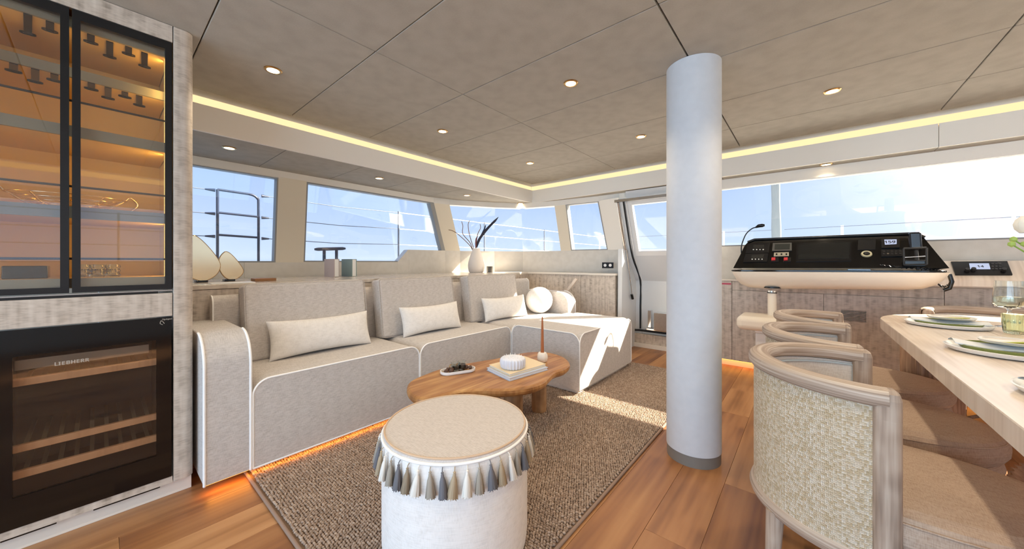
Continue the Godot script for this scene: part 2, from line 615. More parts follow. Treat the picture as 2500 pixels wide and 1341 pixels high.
func camera_and_sky() -> void:
	var c := Camera3D.new()
	c.name = "camera"
	c.near = 0.05
	c.far = 4000.0
	c.projection = Camera3D.PROJECTION_FRUSTUM
	c.size = 2.0 * c.near * 670.5 / FOC
	c.frustum_offset = Vector2(0, -29.5 / FOC * c.near)
	c.position = EYE
	c.rotation_degrees = Vector3(0, YAW, 0)
	add_child(c)
	c.current = true
	var sky := ProceduralSkyMaterial.new()
	sky.sky_top_color = Color(0.56, 0.70, 0.93)
	sky.sky_horizon_color = Color(0.80, 0.875, 0.975)
	sky.sky_curve = 0.12
	sky.sky_energy_multiplier = SKY_ENERGY
	sky.ground_horizon_color = Color(0.62, 0.72, 0.84)
	sky.ground_bottom_color = Color(0.25, 0.36, 0.46)
	sky.ground_curve = 0.05
	sky.ground_energy_multiplier = SKY_ENERGY
	sky.sun_angle_max = 70.0
	sky.sun_curve = 0.42
	var e := Environment.new()
	e.background_mode = Environment.BG_SKY
	e.sky = Sky.new()
	e.sky.sky_material = sky
	e.tonemap_mode = Environment.TONE_MAPPER_LINEAR
	e.tonemap_exposure = EXPOSURE
	e.sdfgi_enabled = true
	e.ssao_enabled = true
	e.ssil_enabled = true
	var we := WorldEnvironment.new()
	we.name = "world"
	we.environment = e
	add_child(we)
	var sun := DirectionalLight3D.new()
	sun.name = "sun"
	var el := deg_to_rad(35.0)
	var toward := Vector3(0.70 * cos(el), sin(el), -0.714 * cos(el))
	sun.look_at_from_position(toward * 10, Vector3.ZERO, Vector3.UP)
	sun.light_color = Color(1.0, 0.95, 0.87)
	sun.light_energy = SUN_ENERGY
	sun.light_angular_distance = 0.53
	sun.shadow_enabled = true
	add_child(sun)
	# daylight of the open cockpit, entering through the aft doorway behind the camera
	var day := AreaLight3D.new()
	day.name = "doorway_daylight"
	day.area_size = Vector2(4.8, 1.95)
	day.light_color = Color(0.78, 0.90, 1.0)
	day.light_energy = DOORWAY * 10.0
	day.shadow_enabled = true
	day.position = Vector3(-0.15, 1.02, 2.69)
	add_child(day)

const GX := [-2.85, -1.66, -0.47, 0.71, 1.91]

func struct(mb: MB, called: String, m: Material) -> MeshInstance3D:
	return solo(mb, called, m, "", "", "", "structure")

func poly_panels(pl: PackedVector2Array, y0: float, y1: float) -> MB:
	# polygon given as (x, z)
	var q := PackedVector2Array()
	for p in pl: q.append(Vector2(p.x, -p.y))
	var mb := MB.new()
	mb.prism(q, y1 - y0, Transform3D(Basis(Vector3(1, 0, 0), Vector3(0, 0, -1), Vector3(0, 1, 0)), Vector3(0, y0, 0)), 0.0)
	return mb

func shell() -> void:
	# floor: a bed with planks laid fore and aft
	var fl := thing("floor", "", "", Vector3.ZERO, "", "structure")
	part(bx(Vector3(-3.8, -0.06, -4.5), Vector3(2.9, -0.016, 2.7)), "bed", M.joint, fl)
	var wdt := 0.19
	var x := -2.96
	var row := 0
	while x < 2.75:
		var z := 2.6 - fposmod(row * 0.53, 1.45)
		var z0 := 2.7
		while z0 > -4.42:
			var z1 := maxf(z, -4.42)
			if z0 - z1 > 0.02:
				part(rbx(Vector3(x + 0.0004, -0.016, z1 + 0.0004), Vector3(x + wdt - 0.0004, 0, z0 - 0.0004), 0.0012), "plank", M["floor%d" % rng.randi_range(0, 3)], fl)
			z0 = z1
			z -= 1.45
		x += wdt
		row += 1
	# ceiling panels under a closed roof
	var ce := thing("ceiling", "", "", Vector3(0, 2.11, 0), "", "structure")
	part(bx(Vector3(-2.84, 2.135, -3.79), Vector3(1.90, 2.15, 2.7)), "backing", M.joint, ce)
	var gz := [-3.80]
	for k in 10: gz.append(-3.24 + 0.585 * k)
	gz.append(2.68)
	for i in 4:
		for j in gz.size() - 1:
			var gl := 0.0035 if (i == 2) else 0.0018
			var gr := 0.0035 if (i == 1 or i == 2) else 0.0018
			part(rbx(Vector3(GX[i] + gl, 2.11, gz[j] + 0.002), Vector3(GX[i + 1] - gr, 2.132, gz[j + 1] - 0.002), 0.004), "ceiling_panel", M.ceiling, ce)
	struct(bx(Vector3(-3.95, 2.20, -4.12), Vector3(3.0, 2.30, 2.75)), "roof", M.deck)
	# cove: fascia, light trough behind it, soffit outside it
	var tr := thing("trim_1", "", "", Vector3(0, 1.866, 0), "", "structure")
	part(bx(Vector3(-2.89, 1.866, -3.85), Vector3(-2.87, 2.033, 2.7)), "fascia", M.fascia, tr)
	part(bx(Vector3(1.93, 1.866, -3.85), Vector3(1.95, 2.033, 2.7)), "fascia", M.fascia, tr)
	for q in [[-2.87, -0.629], [-0.626, 0.708], [0.711, 1.93]]:
		part(bx(Vector3(q[0], 1.866, -3.85), Vector3(q[1], 2.033, -3.83)), "fascia", M.fascia, tr)
	part(bx(Vector3(-2.98, 1.89, -3.95), Vector3(-2.95, 2.2, 2.7)), "trough_back", M.fascia, tr)
	part(bx(Vector3(2.01, 1.89, -3.95), Vector3(2.04, 2.2, 2.7)), "trough_back", M.fascia, tr)
	part(bx(Vector3(-2.95, 1.89, -3.94), Vector3(2.01, 2.2, -3.91)), "trough_back", M.fascia, tr)
	part(bx(Vector3(-2.95, 1.88, -3.91), Vector3(2.01, 1.9, -3.85)), "trough_floor", M.fascia, tr)
	part(bx(Vector3(-2.95, 1.88, -3.85), Vector3(-2.89, 1.9, 2.7)), "trough_floor", M.fascia, tr)
	part(bx(Vector3(1.95, 1.88, -3.85), Vector3(2.01, 1.9, 2.7)), "trough_floor", M.fascia, tr)
	# soffit: port side panels, corner, front strip, starboard
	var so := thing("trim_2", "", "", Vector3(0, 1.866, 0), "", "structure")
	var jz := [2.68, 2.045, 1.46, 0.875, 0.29, -0.295, -0.88, -1.457, -2.03, -2.61]
	for j in jz.size() - 1:
		part(rbx(Vector3(-3.60, 1.866, jz[j + 1] + 0.0015), Vector3(-2.89, 1.885, jz[j] - 0.0015), 0.003), "soffit_panel", M.soffit, so)
		part(rbx(Vector3(1.95, 1.866, jz[j + 1] + 0.0015), Vector3(2.66, 1.885, jz[j] - 0.0015), 0.003), "soffit_panel", M.soffit, so)
	part(poly_panels(PackedVector2Array([Vector2(-2.89, -2.613), Vector2(-2.89, -3.85), Vector2(-2.62, -3.85), Vector2(-2.62, -4.0), Vector2(-2.9, -3.97), Vector2(-3.10, -3.88), Vector2(-3.33, -3.57), Vector2(-3.50, -3.05), Vector2(-3.6, -2.613)]), 1.866, 1.885), "soffit_panel", M.soffit, so)
	for q in [[-2.617, -0.63], [-0.626, 0.708], [0.712, 2.66]]:
		part(bx(Vector3(q[0], 1.866, -4.02), Vector3(q[1], 1.885, -3.85)), "soffit_panel", M.soffit, so)
	walls()

# the outer wall line: top of the windows (y 1.81) and their foot (y 1.21)
const TOP := [[-3.57, 2.7], [-3.58, -1.0], [-3.60, -2.73], [-3.55, -2.94], [-3.25, -3.49], [-3.02, -3.78], [-2.56, -3.90], [-2.40, -3.915], [-1.96, -3.965], [-1.70, -3.97]]
const FOOT := [[-3.66, 2.7], [-3.66, -1.0], [-3.72, -3.01], [-3.68, -3.24], [-3.42, -3.66], [-3.14, -3.96], [-2.58, -4.09], [-2.43, -4.11], [-1.946, -4.20], [-1.70, -4.22]]

func tp(i: int, y := 1.81) -> Vector3: return Vector3(TOP[i][0], y, TOP[i][1])
func ft(i: int, y := 1.21) -> Vector3: return Vector3(FOOT[i][0], y, FOOT[i][1])

func window_pane(called: String, bl: Vector3, br: Vector3, tr: Vector3, tl: Vector3, off: Vector3) -> void:
	var w := thing(called, "", "", (bl + br) / 2, "", "structure")
	part(hx(bl + off * 0.45, br + off * 0.45, tr + off * 0.45, tl + off * 0.45, off * 0.08), "pane", M.glass, w)
	var mb := MB.new()
	var u := (br - bl).normalized() * 0.012
	var vv := (tl - bl).normalized() * 0.012
	mb.hexa(bl, br, br + vv, bl + vv, off * 0.9)
	mb.hexa(tl - vv, tr - vv, tr, tl, off * 0.9)
	mb.hexa(bl, bl + u, tl + u, tl, off * 0.9)
	mb.hexa(br - u, br, tr, tr - u, off * 0.9)
	part(mb, "window_frame", M.trim_grey, w)

func walls() -> void:
	var out := Vector3(-0.09, 0, 0)
	# port side
	var wp := thing("wall_port", "", "", Vector3(-3.66, 0, -1), "", "structure")
	var wcs := []
	for i in 9: wcs.append(thing("wall_corner", "", "", ft(i, 0), "", "structure") if i > 1 else null)
	var wc: Node3D = wcs[2]
	# head band above the windows
	for i in 9:
		var o := Vector3(-0.1, 0, 0) if i < 3 else (Vector3(-0.08, 0, -0.06) if i < 5 else Vector3(0, 0, -0.1))
		part(hx(tp(i, 1.80), tp(i + 1, 1.80), tp(i + 1, 1.90), tp(i, 1.90), o), "head_band", M.fascia, wp if i < 2 else wcs[i])
	part(hx(Vector3(-3.66, 1.885, 2.7), Vector3(-3.66, 1.885, -2.7), Vector3(-3.66, 2.2, -2.7), Vector3(-3.66, 2.2, 2.7), out), "upper_wall", M.deck, wp)
	part(hx(Vector3(-3.66, 1.885, -2.7), Vector3(-3.1, 1.885, -3.95), Vector3(-3.1, 2.2, -3.95), Vector3(-3.66, 2.2, -2.7), Vector3(-0.08, 0, -0.05)), "upper_wall", M.deck, wcs[4])
	part(hx(Vector3(-3.1, 1.885, -4.02), Vector3(2.9, 1.885, -4.02), Vector3(2.9, 2.2, -4.02), Vector3(-3.1, 2.2, -4.02), Vector3(0, 0, -0.08)), "upper_wall", M.deck, wcs[8])
	# low wall below the port windows, stepping up towards the corner
	var zs := [2.7, 1.2, 0.0, -0.80, -1.62, -2.26]
	for k in zs.size() - 1:
		part(hx(Vector3(-3.66, 0, zs[k] - 0.001), Vector3(-3.66, 0, zs[k + 1] + 0.001), Vector3(-3.66, 1.055, zs[k + 1] + 0.001), Vector3(-3.66, 1.055, zs[k] - 0.001), out), "wall_panel", M.wall, wp)
	var f2 := Vector3(-3.69, 0, -2.42)
	part(hx(Vector3(-3.66, 0, -2.26), f2, f2 + Vector3(0, 1.205, 0), Vector3(-3.66, 1.055, -2.26), out), "wall_panel", M.wall, wp)
	part(hx(f2, ft(2, 0), ft(2), f2 + Vector3(0, 1.205, 0), out), "wall_panel", M.wall, wc)
	for i in range(2, 9):
		var o := Vector3(-0.08, 0, -0.02) if i < 3 else (Vector3(-0.06, 0, -0.06) if i < 5 else Vector3(0, 0, -0.09))
		part(hx(ft(i, 0), ft(i + 1, 0), ft(i + 1), ft(i), o), "wall_panel", M.wall, wcs[i])
	# posts between the windows
	var a0 := on_x(680, 431, -3.58); var a1 := on_x(749, 443, -3.58)
	var b0 := on_z(675.5, 640, a0.z); var b1 := on_z(741, 640, a1.z)
	part(hx(Vector3(-3.66, 1.05, b0.z), Vector3(-3.66, 1.05, b1.z), Vector3(-3.58, 1.81, a1.z), Vector3(-3.58, 1.81, a0.z), out), "post", M.post, wp)
	part(hx(ft(2), ft(3), tp(3), tp(2), Vector3(-0.09, 0, -0.03)), "post", M.post, wc)
	part(hx(ft(6), ft(7), tp(7), tp(6), Vector3(0, 0, -0.10)), "post", M.post, wcs[6])
	# port windows
	var s := Vector3(-0.08, 0, 0)
	window_pane("window_1", Vector3(-3.66, 1.05, 2.7), Vector3(-3.66, 1.05, b0.z), Vector3(-3.58, 1.805, a0.z), Vector3(-3.57, 1.805, 2.7), s)
	var w2 := thing("window_2", "", "", Vector3(-3.66, 1.055, -2), "", "structure")
	var k0 := Vector3(-3.66, 1.055, b1.z); var k1 := Vector3(-3.665, 1.055, -2.26); var k2 := Vector3(-3.69, 1.205, -2.42)
	var h0 := Vector3(-3.58, 1.805, a1.z); var h1 := Vector3(-3.59, 1.805, -2.1); var h2 := tp(2, 1.805)
	var gi := s * 0.45
	part(hx(k0 + gi, k1 + gi, h1 + gi, h0 + gi, s * 0.08), "pane", M.glass, w2)
	part(hx(k1 + gi, ft(2) + gi, h2 + gi, h1 + gi, s * 0.08), "pane", M.glass, w2)
	var e := Vector3(0, 0.012, 0)
	part(hx(k0, k1, k1 + e, k0 + e, s * 0.9), "window_frame", M.trim_grey, w2)
	part(hx(h0 - e, h2 - e, h2, h0, s * 0.9), "window_frame", M.trim_grey, w2)
	var c := Vector3(0, 0, -0.012)
	part(hx(k0, k0 + c, h0 + c, h0, s * 0.9), "window_frame", M.trim_grey, w2)
	part(hx(ft(2) - c * 5, ft(2), h2, h2 - c * 5, s * 0.9), "window_frame", M.trim_grey, w2)
	# curved corner glass in three facets sharing one frame
	var w4 := thing("window_4", "", "", ft(4), "", "structure")
	for i in [3, 4, 5]:
		part(hx(ft(i), ft(i + 1), tp(i + 1), tp(i), Vector3(-0.006, 0, -0.006)), "pane", M.glass, w4)
	window_pane("window_5", ft(7), ft(8), tp(8, 1.805), tp(7, 1.805), Vector3(0, 0, -0.08))
	# starboard side: one long run of windows
	var ws := thing("wall_starboard", "", "", Vector3(2.72, 0, -1), "", "structure")
	part(bx(Vector3(2.72, 0, -4.3), Vector3(2.82, 1.055, 2.7)), "low_wall", M.wall, ws)
	part(bx(Vector3(2.64, 1.80, -4.1), Vector3(2.82, 2.2, 2.7)), "upper_wall", M.wall, ws)
	for q in [[2.7, 2.5], [1.15, 0.92], [-0.62, -0.85], [-2.3, -2.55], [-3.9, -4.2]]:
		part(hx(Vector3(2.72, 1.05, q[1]), Vector3(2.72, 1.05, q[0]), Vector3(2.64, 1.81, q[0]), Vector3(2.64, 1.81, q[1]), Vector3(0.09, 0, 0)), "post", M.post, ws)
	var zz := [2.5, 1.15, 0.92, -0.62, -0.85, -2.3, -2.55, -3.9]
	for k in 4:
		window_pane("window_%d" % (6 + k), Vector3(2.72, 1.055, zz[2 * k + 1]), Vector3(2.72, 1.055, zz[2 * k]), Vector3(2.64, 1.805, zz[2 * k]), Vector3(2.64, 1.805, zz[2 * k + 1]), Vector3(0.08, 0, 0))
	# front wall: windscreen from the door to starboard
	var wf := thing("wall_front", "", "", Vector3(0.5, 0, -4.2), "", "structure")
	part(hx(Vector3(-0.80, 0, -4.20), Vector3(2.8, 0, -4.20), Vector3(2.8, 1.216, -4.20), Vector3(-0.80, 1.216, -4.20), Vector3(0, 0, -0.1)), "dash_panel", M.wall, wf)
	part(hx(Vector3(-1.70, 1.78, -3.985), Vector3(2.8, 1.78, -3.985), Vector3(2.8, 1.90, -3.97), Vector3(-1.70, 1.90, -3.97), Vector3(0, 0, -0.1)), "head_band", M.fascia, wf)
	part(hx(Vector3(-0.95, 0.0, -4.24), Vector3(-0.80, 0.0, -4.24), Vector3(-0.80, 1.80, -3.98), Vector3(-0.95, 1.80, -3.98), Vector3(0, 0, -0.1)), "post", M.post, wf)
	window_pane("window_10", Vector3(-0.80, 1.216, -4.20), Vector3(2.72, 1.216, -4.20), Vector3(2.64, 1.79, -3.985), Vector3(-0.80, 1.79, -3.985), Vector3(0, 0, -0.08))
	# wall between the last port window and the door
	part(hx(Vector3(-1.946, 1.21, -4.20), Vector3(-1.66, 1.21, -4.10), Vector3(-1.70, 1.81, -3.93), Vector3(-1.96, 1.81, -3.965), Vector3(0, 0, -0.12)), "post", M.fascia, wf)
	part(hx(Vector3(-1.71, 0.0, -3.95), Vector3(-1.66, 0.0, -3.95), Vector3(-1.66, 1.21, -3.97), Vector3(-1.71, 1.21, -3.97), Vector3(0, 0, -0.5)), "door_jamb", M.gel, wf)
	# aft end: two cheeks and a lintel round the open doorway to the cockpit
	var wa := thing("wall_aft", "", "", Vector3(-0.5, 0, 2.7), "", "structure")
	part(bx(Vector3(-3.76, 0, 2.7), Vector3(-2.6, 2.2, 2.78)), "cheek", M.wall, wa)
	part(bx(Vector3(2.3, 0, 2.7), Vector3(2.82, 2.2, 2.78)), "cheek", M.wall, wa)
	part(bx(Vector3(-2.6, 2.02, 2.7), Vector3(2.3, 2.2, 2.78)), "lintel", M.wall, wa)
	front_door()
	# round pillar under the mast
	var p := thing("pillar", "round white fabric-covered pillar with grey base ring standing from floor to ceiling", "pillar", Vector3(-0.473, 0, -2.085))
	var at := Transform3D(Basis.IDENTITY, p.position)
	var mb := MB.new()
	mb.lathe([Vector2(0.1335, 0.058), Vector2(0.1335, 2.109)], 64, at)
	part(mb, "shaft", M.pillar, p)
	mb = MB.new()
	mb.lathe([Vector2(0.131, 0.0), Vector2(0.131, 0.058), Vector2(0.10, 0.058)], 64, at)
	part(mb, "base_ring", M.base_ring, p)

func front_door() -> void:
	var d := thing("door_1", "", "", Vector3(-1.3, 0, -4.3), "", "structure")
	var xl := -1.66
	var xr := -0.95
	# frame cheeks follow the raked windscreen and then drop to the step
	var prof := [[1.78, -3.86], [1.10, -4.16], [0.82, -4.40], [0.10, -4.40]]
	for k in 3:
		var y0: float = prof[k][0]; var z0: float = prof[k][1]; var y1: float = prof[k + 1][0]; var z1: float = prof[k + 1][1]
		part(hx(Vector3(xl, y1, z1), Vector3(xl + 0.075, y1, z1), Vector3(xl + 0.075, y0, z0), Vector3(xl, y0, z0), Vector3(0, 0, -0.1)), "door_frame", M.gel, d)
	# leaf: upper part holds the glass, lower part is a moulded panel
	var g0 := Vector3(xl + 0.075, 1.13, -4.19); var g1 := Vector3(xr, 1.13, -4.19)
	var g2 := Vector3(xr, 1.74, -3.93); var g3 := Vector3(xl + 0.075, 1.74, -3.93)
	part(hx(g0, g0 + Vector3(0.05, 0, 0), g3 + Vector3(0.05, 0, 0), g3, Vector3(0, 0, -0.06)), "stile", M.white, d)
	part(hx(g0, g1, g1 + Vector3(0, 0.055, 0.0235), g0 + Vector3(0, 0.055, 0.0235), Vector3(0, 0, -0.06)), "rail", M.white, d)
	part(hx(g3 - Vector3(0, 0.03, 0.013), g2 - Vector3(0, 0.03, 0.013), g2 + Vector3(0, 0.12, 0.05), g3 + Vector3(0, 0.12, 0.05), Vector3(0, 0, -0.06)), "rail", M.gel, d)
	part(hx(g0 + Vector3(0.05, 0.055, 0.0), g1 + Vector3(0, 0.055, 0.0), g2 - Vector3(0, 0.03, 0.03), g3 + Vector3(0.05, -0.03, -0.03), Vector3(0, 0, -0.006)), "pane", M.glass, d)
	part(hx(Vector3(xl + 0.075, 0.82, -4.42), Vector3(xr, 0.82, -4.42), g1, g0, Vector3(0, 0, -0.06)), "sloping_panel", M.gel, d)
	part(hx(Vector3(xl + 0.075, 0.16, -4.42), Vector3(xr, 0.16, -4.42), Vector3(xr, 0.82, -4.42), Vector3(xl + 0.075, 0.82, -4.42), Vector3(0, 0, -0.06)), "kick_panel", M.gel, d)
	# black rubber seal
	var pts := [Vector3(-1.60, 1.77, -3.85), Vector3(-1.60, 1.42, -3.99), Vector3(-1.60, 1.12, -4.13), Vector3(-1.60, 0.83, -4.385), Vector3(-1.60, 0.5, -4.39), Vector3(-1.60, 0.22, -4.39)]
	part(tb(spline(pts, 4), 0.011, 8), "seal", M.rubber, d)
	part(tb([Vector3(-1.66, 0.20, -4.36), Vector3(-1.60, 0.20, -4.385), Vector3(-0.95, 0.20, -4.385)], 0.013, 8), "seal", M.rubber, d)
	# gas strut with its cover rail
	part(tb([Vector3(-1.665, 1.74, -3.86), Vector3(-1.665, 1.20, -4.06)], 0.016, 8), "strut_cover", M.steel, d)
	part(tb([Vector3(-1.645, 1.20, -4.06), Vector3(-1.635, 0.63, -4.22)], 0.008, 8), "strut_rod", M.steel, d)
	part(tb([Vector3(-1.64, 0.66, -4.21), Vector3(-1.635, 0.60, -4.23)], 0.016, 8), "strut_end", M.black, d)
	part(bx(Vector3(-1.70, 1.74, -3.88), Vector3(-0.95, 1.77, -3.84)), "lintel_rail", M.steel, d)
	# steel latch box at the foot
	part(rbx(Vector3(-1.50, 0.25, -4.42), Vector3(-1.46, 0.46, -4.36), 0.004), "latch_plate", M.chrome, d)
	part(rbx(Vector3(-1.40, 0.24, -4.42), Vector3(-1.18, 0.45, -4.27), 0.006), "latch_box", M.chrome, d)
	part(rbx(Vector3(-1.52, 0.215, -4.40), Vector3(-1.20, 0.24, -4.36), 0.004), "latch_bar", M.chrome, d)
	# step below the door
	part(bx(Vector3(xl, 0.045, -4.42), Vector3(xr, 0.16, -4.36)), "riser", M.veneer_dark, d)
	part(bx(Vector3(xl, 0.0, -4.42), Vector3(xr, 0.045, -4.33)), "threshold", M.pale, d)

func area_light(called: String, at: Vector3, toward: Vector3, size: Vector2, c: Color, e: float, parent: Node3D) -> void:
	var l := AreaLight3D.new()
	l.name = called
	l.area_size = size
	l.light_color = c
	l.light_energy = e
	l.shadow_enabled = true
	parent.add_child(l, true)
	var up := Vector3.UP if absf(toward.normalized().y) < 0.9 else Vector3.FORWARD
	l.transform = Transform3D(Basis.looking_at(toward, up), at - base.get(parent, Vector3.ZERO))

func downlight(at: Vector3, label: String, group: String, e: float) -> void:
	var t := thing("downlight", label, "light", at, group)
	var xf := Transform3D(Basis.IDENTITY, at)
	var mb := MB.new()
	mb.lathe([Vector2(0.030, -0.004), Vector2(0.038, -0.005), Vector2(0.043, -0.001), Vector2(0.043, 0.004)], 28, xf)
	part(mb, "ring", M.brass, t)
	mb = MB.new()
	mb.lathe([Vector2(0.031, -0.0035), Vector2(0.001, -0.0035)], 24, xf)
	part(mb, "lamp", M.lamp, t)
	var s := SpotLight3D.new()
	s.name = "lamp_light"
	s.spot_angle = 62.0
	s.spot_angle_attenuation = 0.6
	s.spot_range = 8.0
	s.spot_attenuation = 2.0
	s.light_size = 0.03
	s.light_color = Color(1.0, 0.92, 0.80)
	s.light_energy = e
	s.shadow_enabled = true
	t.add_child(s)
	s.position = Vector3(0, -0.02, 0)
	s.rotation_degrees = Vector3(-90, 0, 0)

func lights() -> void:
	var lab := "round warm ceiling downlight "
	for p in [[-2.245, -0.62, "nearest the tall cabinet"], [-2.247, -1.79, "above the middle sofa seat"], [-2.255, -2.965, "above the corner sofa seat"], [-1.067, -1.80, "above the far end of the coffee table"], [-1.067, -2.942, "between the pillar and the front door"], [0.118, -2.925, "above the barrel chair beside the helm stool"],
			[-1.067, -0.62, "above the tassel pouf"], [0.118, -1.79, "above the middle barrel chair"], [0.118, -0.62, "beside the aft end of the dining table"], [1.30, -2.925, "above the forward starboard side of the table"], [1.30, -1.79, "above the middle starboard side of the table"], [1.30, -0.62, "above the aft starboard side of the table"], [-1.067, 0.55, "aft of the tassel pouf"], [0.118, 0.55, "aft of the dining table"]]:
		downlight(Vector3(p[0], 2.109, p[1]), lab + String(p[2]), "downlights in the ceiling panels", SPOT)
	var lab2 := "small soffit downlight "
	for p in [[-3.14, -0.60, "above the gold pebble mirrors"], [-3.16, -1.75, "above the standing books"], [-3.15, -2.88, "above the white vase"], [-3.02, -3.755, "at the curved corner window"]]:
		downlight(Vector3(p[0], 1.865, p[1]), lab2 + String(p[2]), "downlights in the soffit", SPOT * 0.25)
	downlight(Vector3(0.12, 1.865, -3.90), "small round downlight in the front soffit above the helm windscreen", "", SPOT * 0.25)
	# cove strips
	var c := Color(1.0, 0.70, 0.36)
	var q := thing("cove_light", "long warm light strip glowing in the ceiling cove above the sofa side", "light strip", Vector3(-2.95, 2.05, -0.6), "")
	part(bx(Vector3(-2.95, 2.035, -3.90), Vector3(-2.945, 2.105, 2.68)), "led_strip", M.led, q)
	area_light("strip_light", Vector3(-2.883, 2.026, -0.61), Vector3(-0.7, 1, 0), Vector2(6.4, 0.012), c, COVE * 0.5, q)
	q = thing("cove_light", "long warm light strip glowing in the ceiling cove above the helm and front door", "light strip", Vector3(-0.5, 2.05, -3.91), "")
	part(bx(Vector3(-2.944, 2.035, -3.91), Vector3(2.004, 2.105, -3.905)), "led_strip", M.led, q)
	area_light("strip_light", Vector3(-0.47, 2.026, -3.843), Vector3(0, 1, -0.7), Vector2(4.7, 0.012), c, COVE * 0.36, q)
	q = thing("cove_light", "long warm light strip in the ceiling cove on the dining side", "light strip", Vector3(2.01, 2.05, -0.6), "")
	part(bx(Vector3(2.005, 2.035, -3.90), Vector3(2.01, 2.105, 2.68)), "led_strip", M.led, q)
	area_light("strip_light", Vector3(1.943, 2.026, -0.61), Vector3(0.7, 1, 0), Vector2(6.4, 0.012), c, COVE * 0.5, q)
	# floor glow strips under the sofa and the helm cabinet
	var w := Color(1.0, 0.62, 0.26)
	q = thing("floor_light", "warm orange light strip hidden under the sofa front", "light strip", Vector3(-2.1, 0.045, -1.4), "")
	part(bx(Vector3(-2.082, 0.043, -2.41), Vector3(-2.066, 0.05, -0.31)), "led_strip", M.led_low, q)
	area_light("strip_light", Vector3(-2.074, 0.041, -1.36), Vector3(0.5, -1, 0), Vector2(2.08, 0.014), w, 0.2, q)
	q = thing("floor_light", "warm orange light strip hidden under the helm cabinet front", "light strip", Vector3(0.3, 0.06, -4.15), "")
	part(bx(Vector3(-0.74, 0.060, -4.15), Vector3(1.9, 0.068, -4.135)), "led_strip", M.led_low, q)
	area_light("strip_light", Vector3(0.55, 0.058, -4.142), Vector3(0, -1, 0.2), Vector2(2.6, 0.014), w, 0.10, q)

func wire(called: String, a: Vector3, b: Vector3, r: float, m: Material, label: String, cat: String, group := "") -> MeshInstance3D:
	return solo(tb([a, b], r, 6), called, m, label, cat, group)

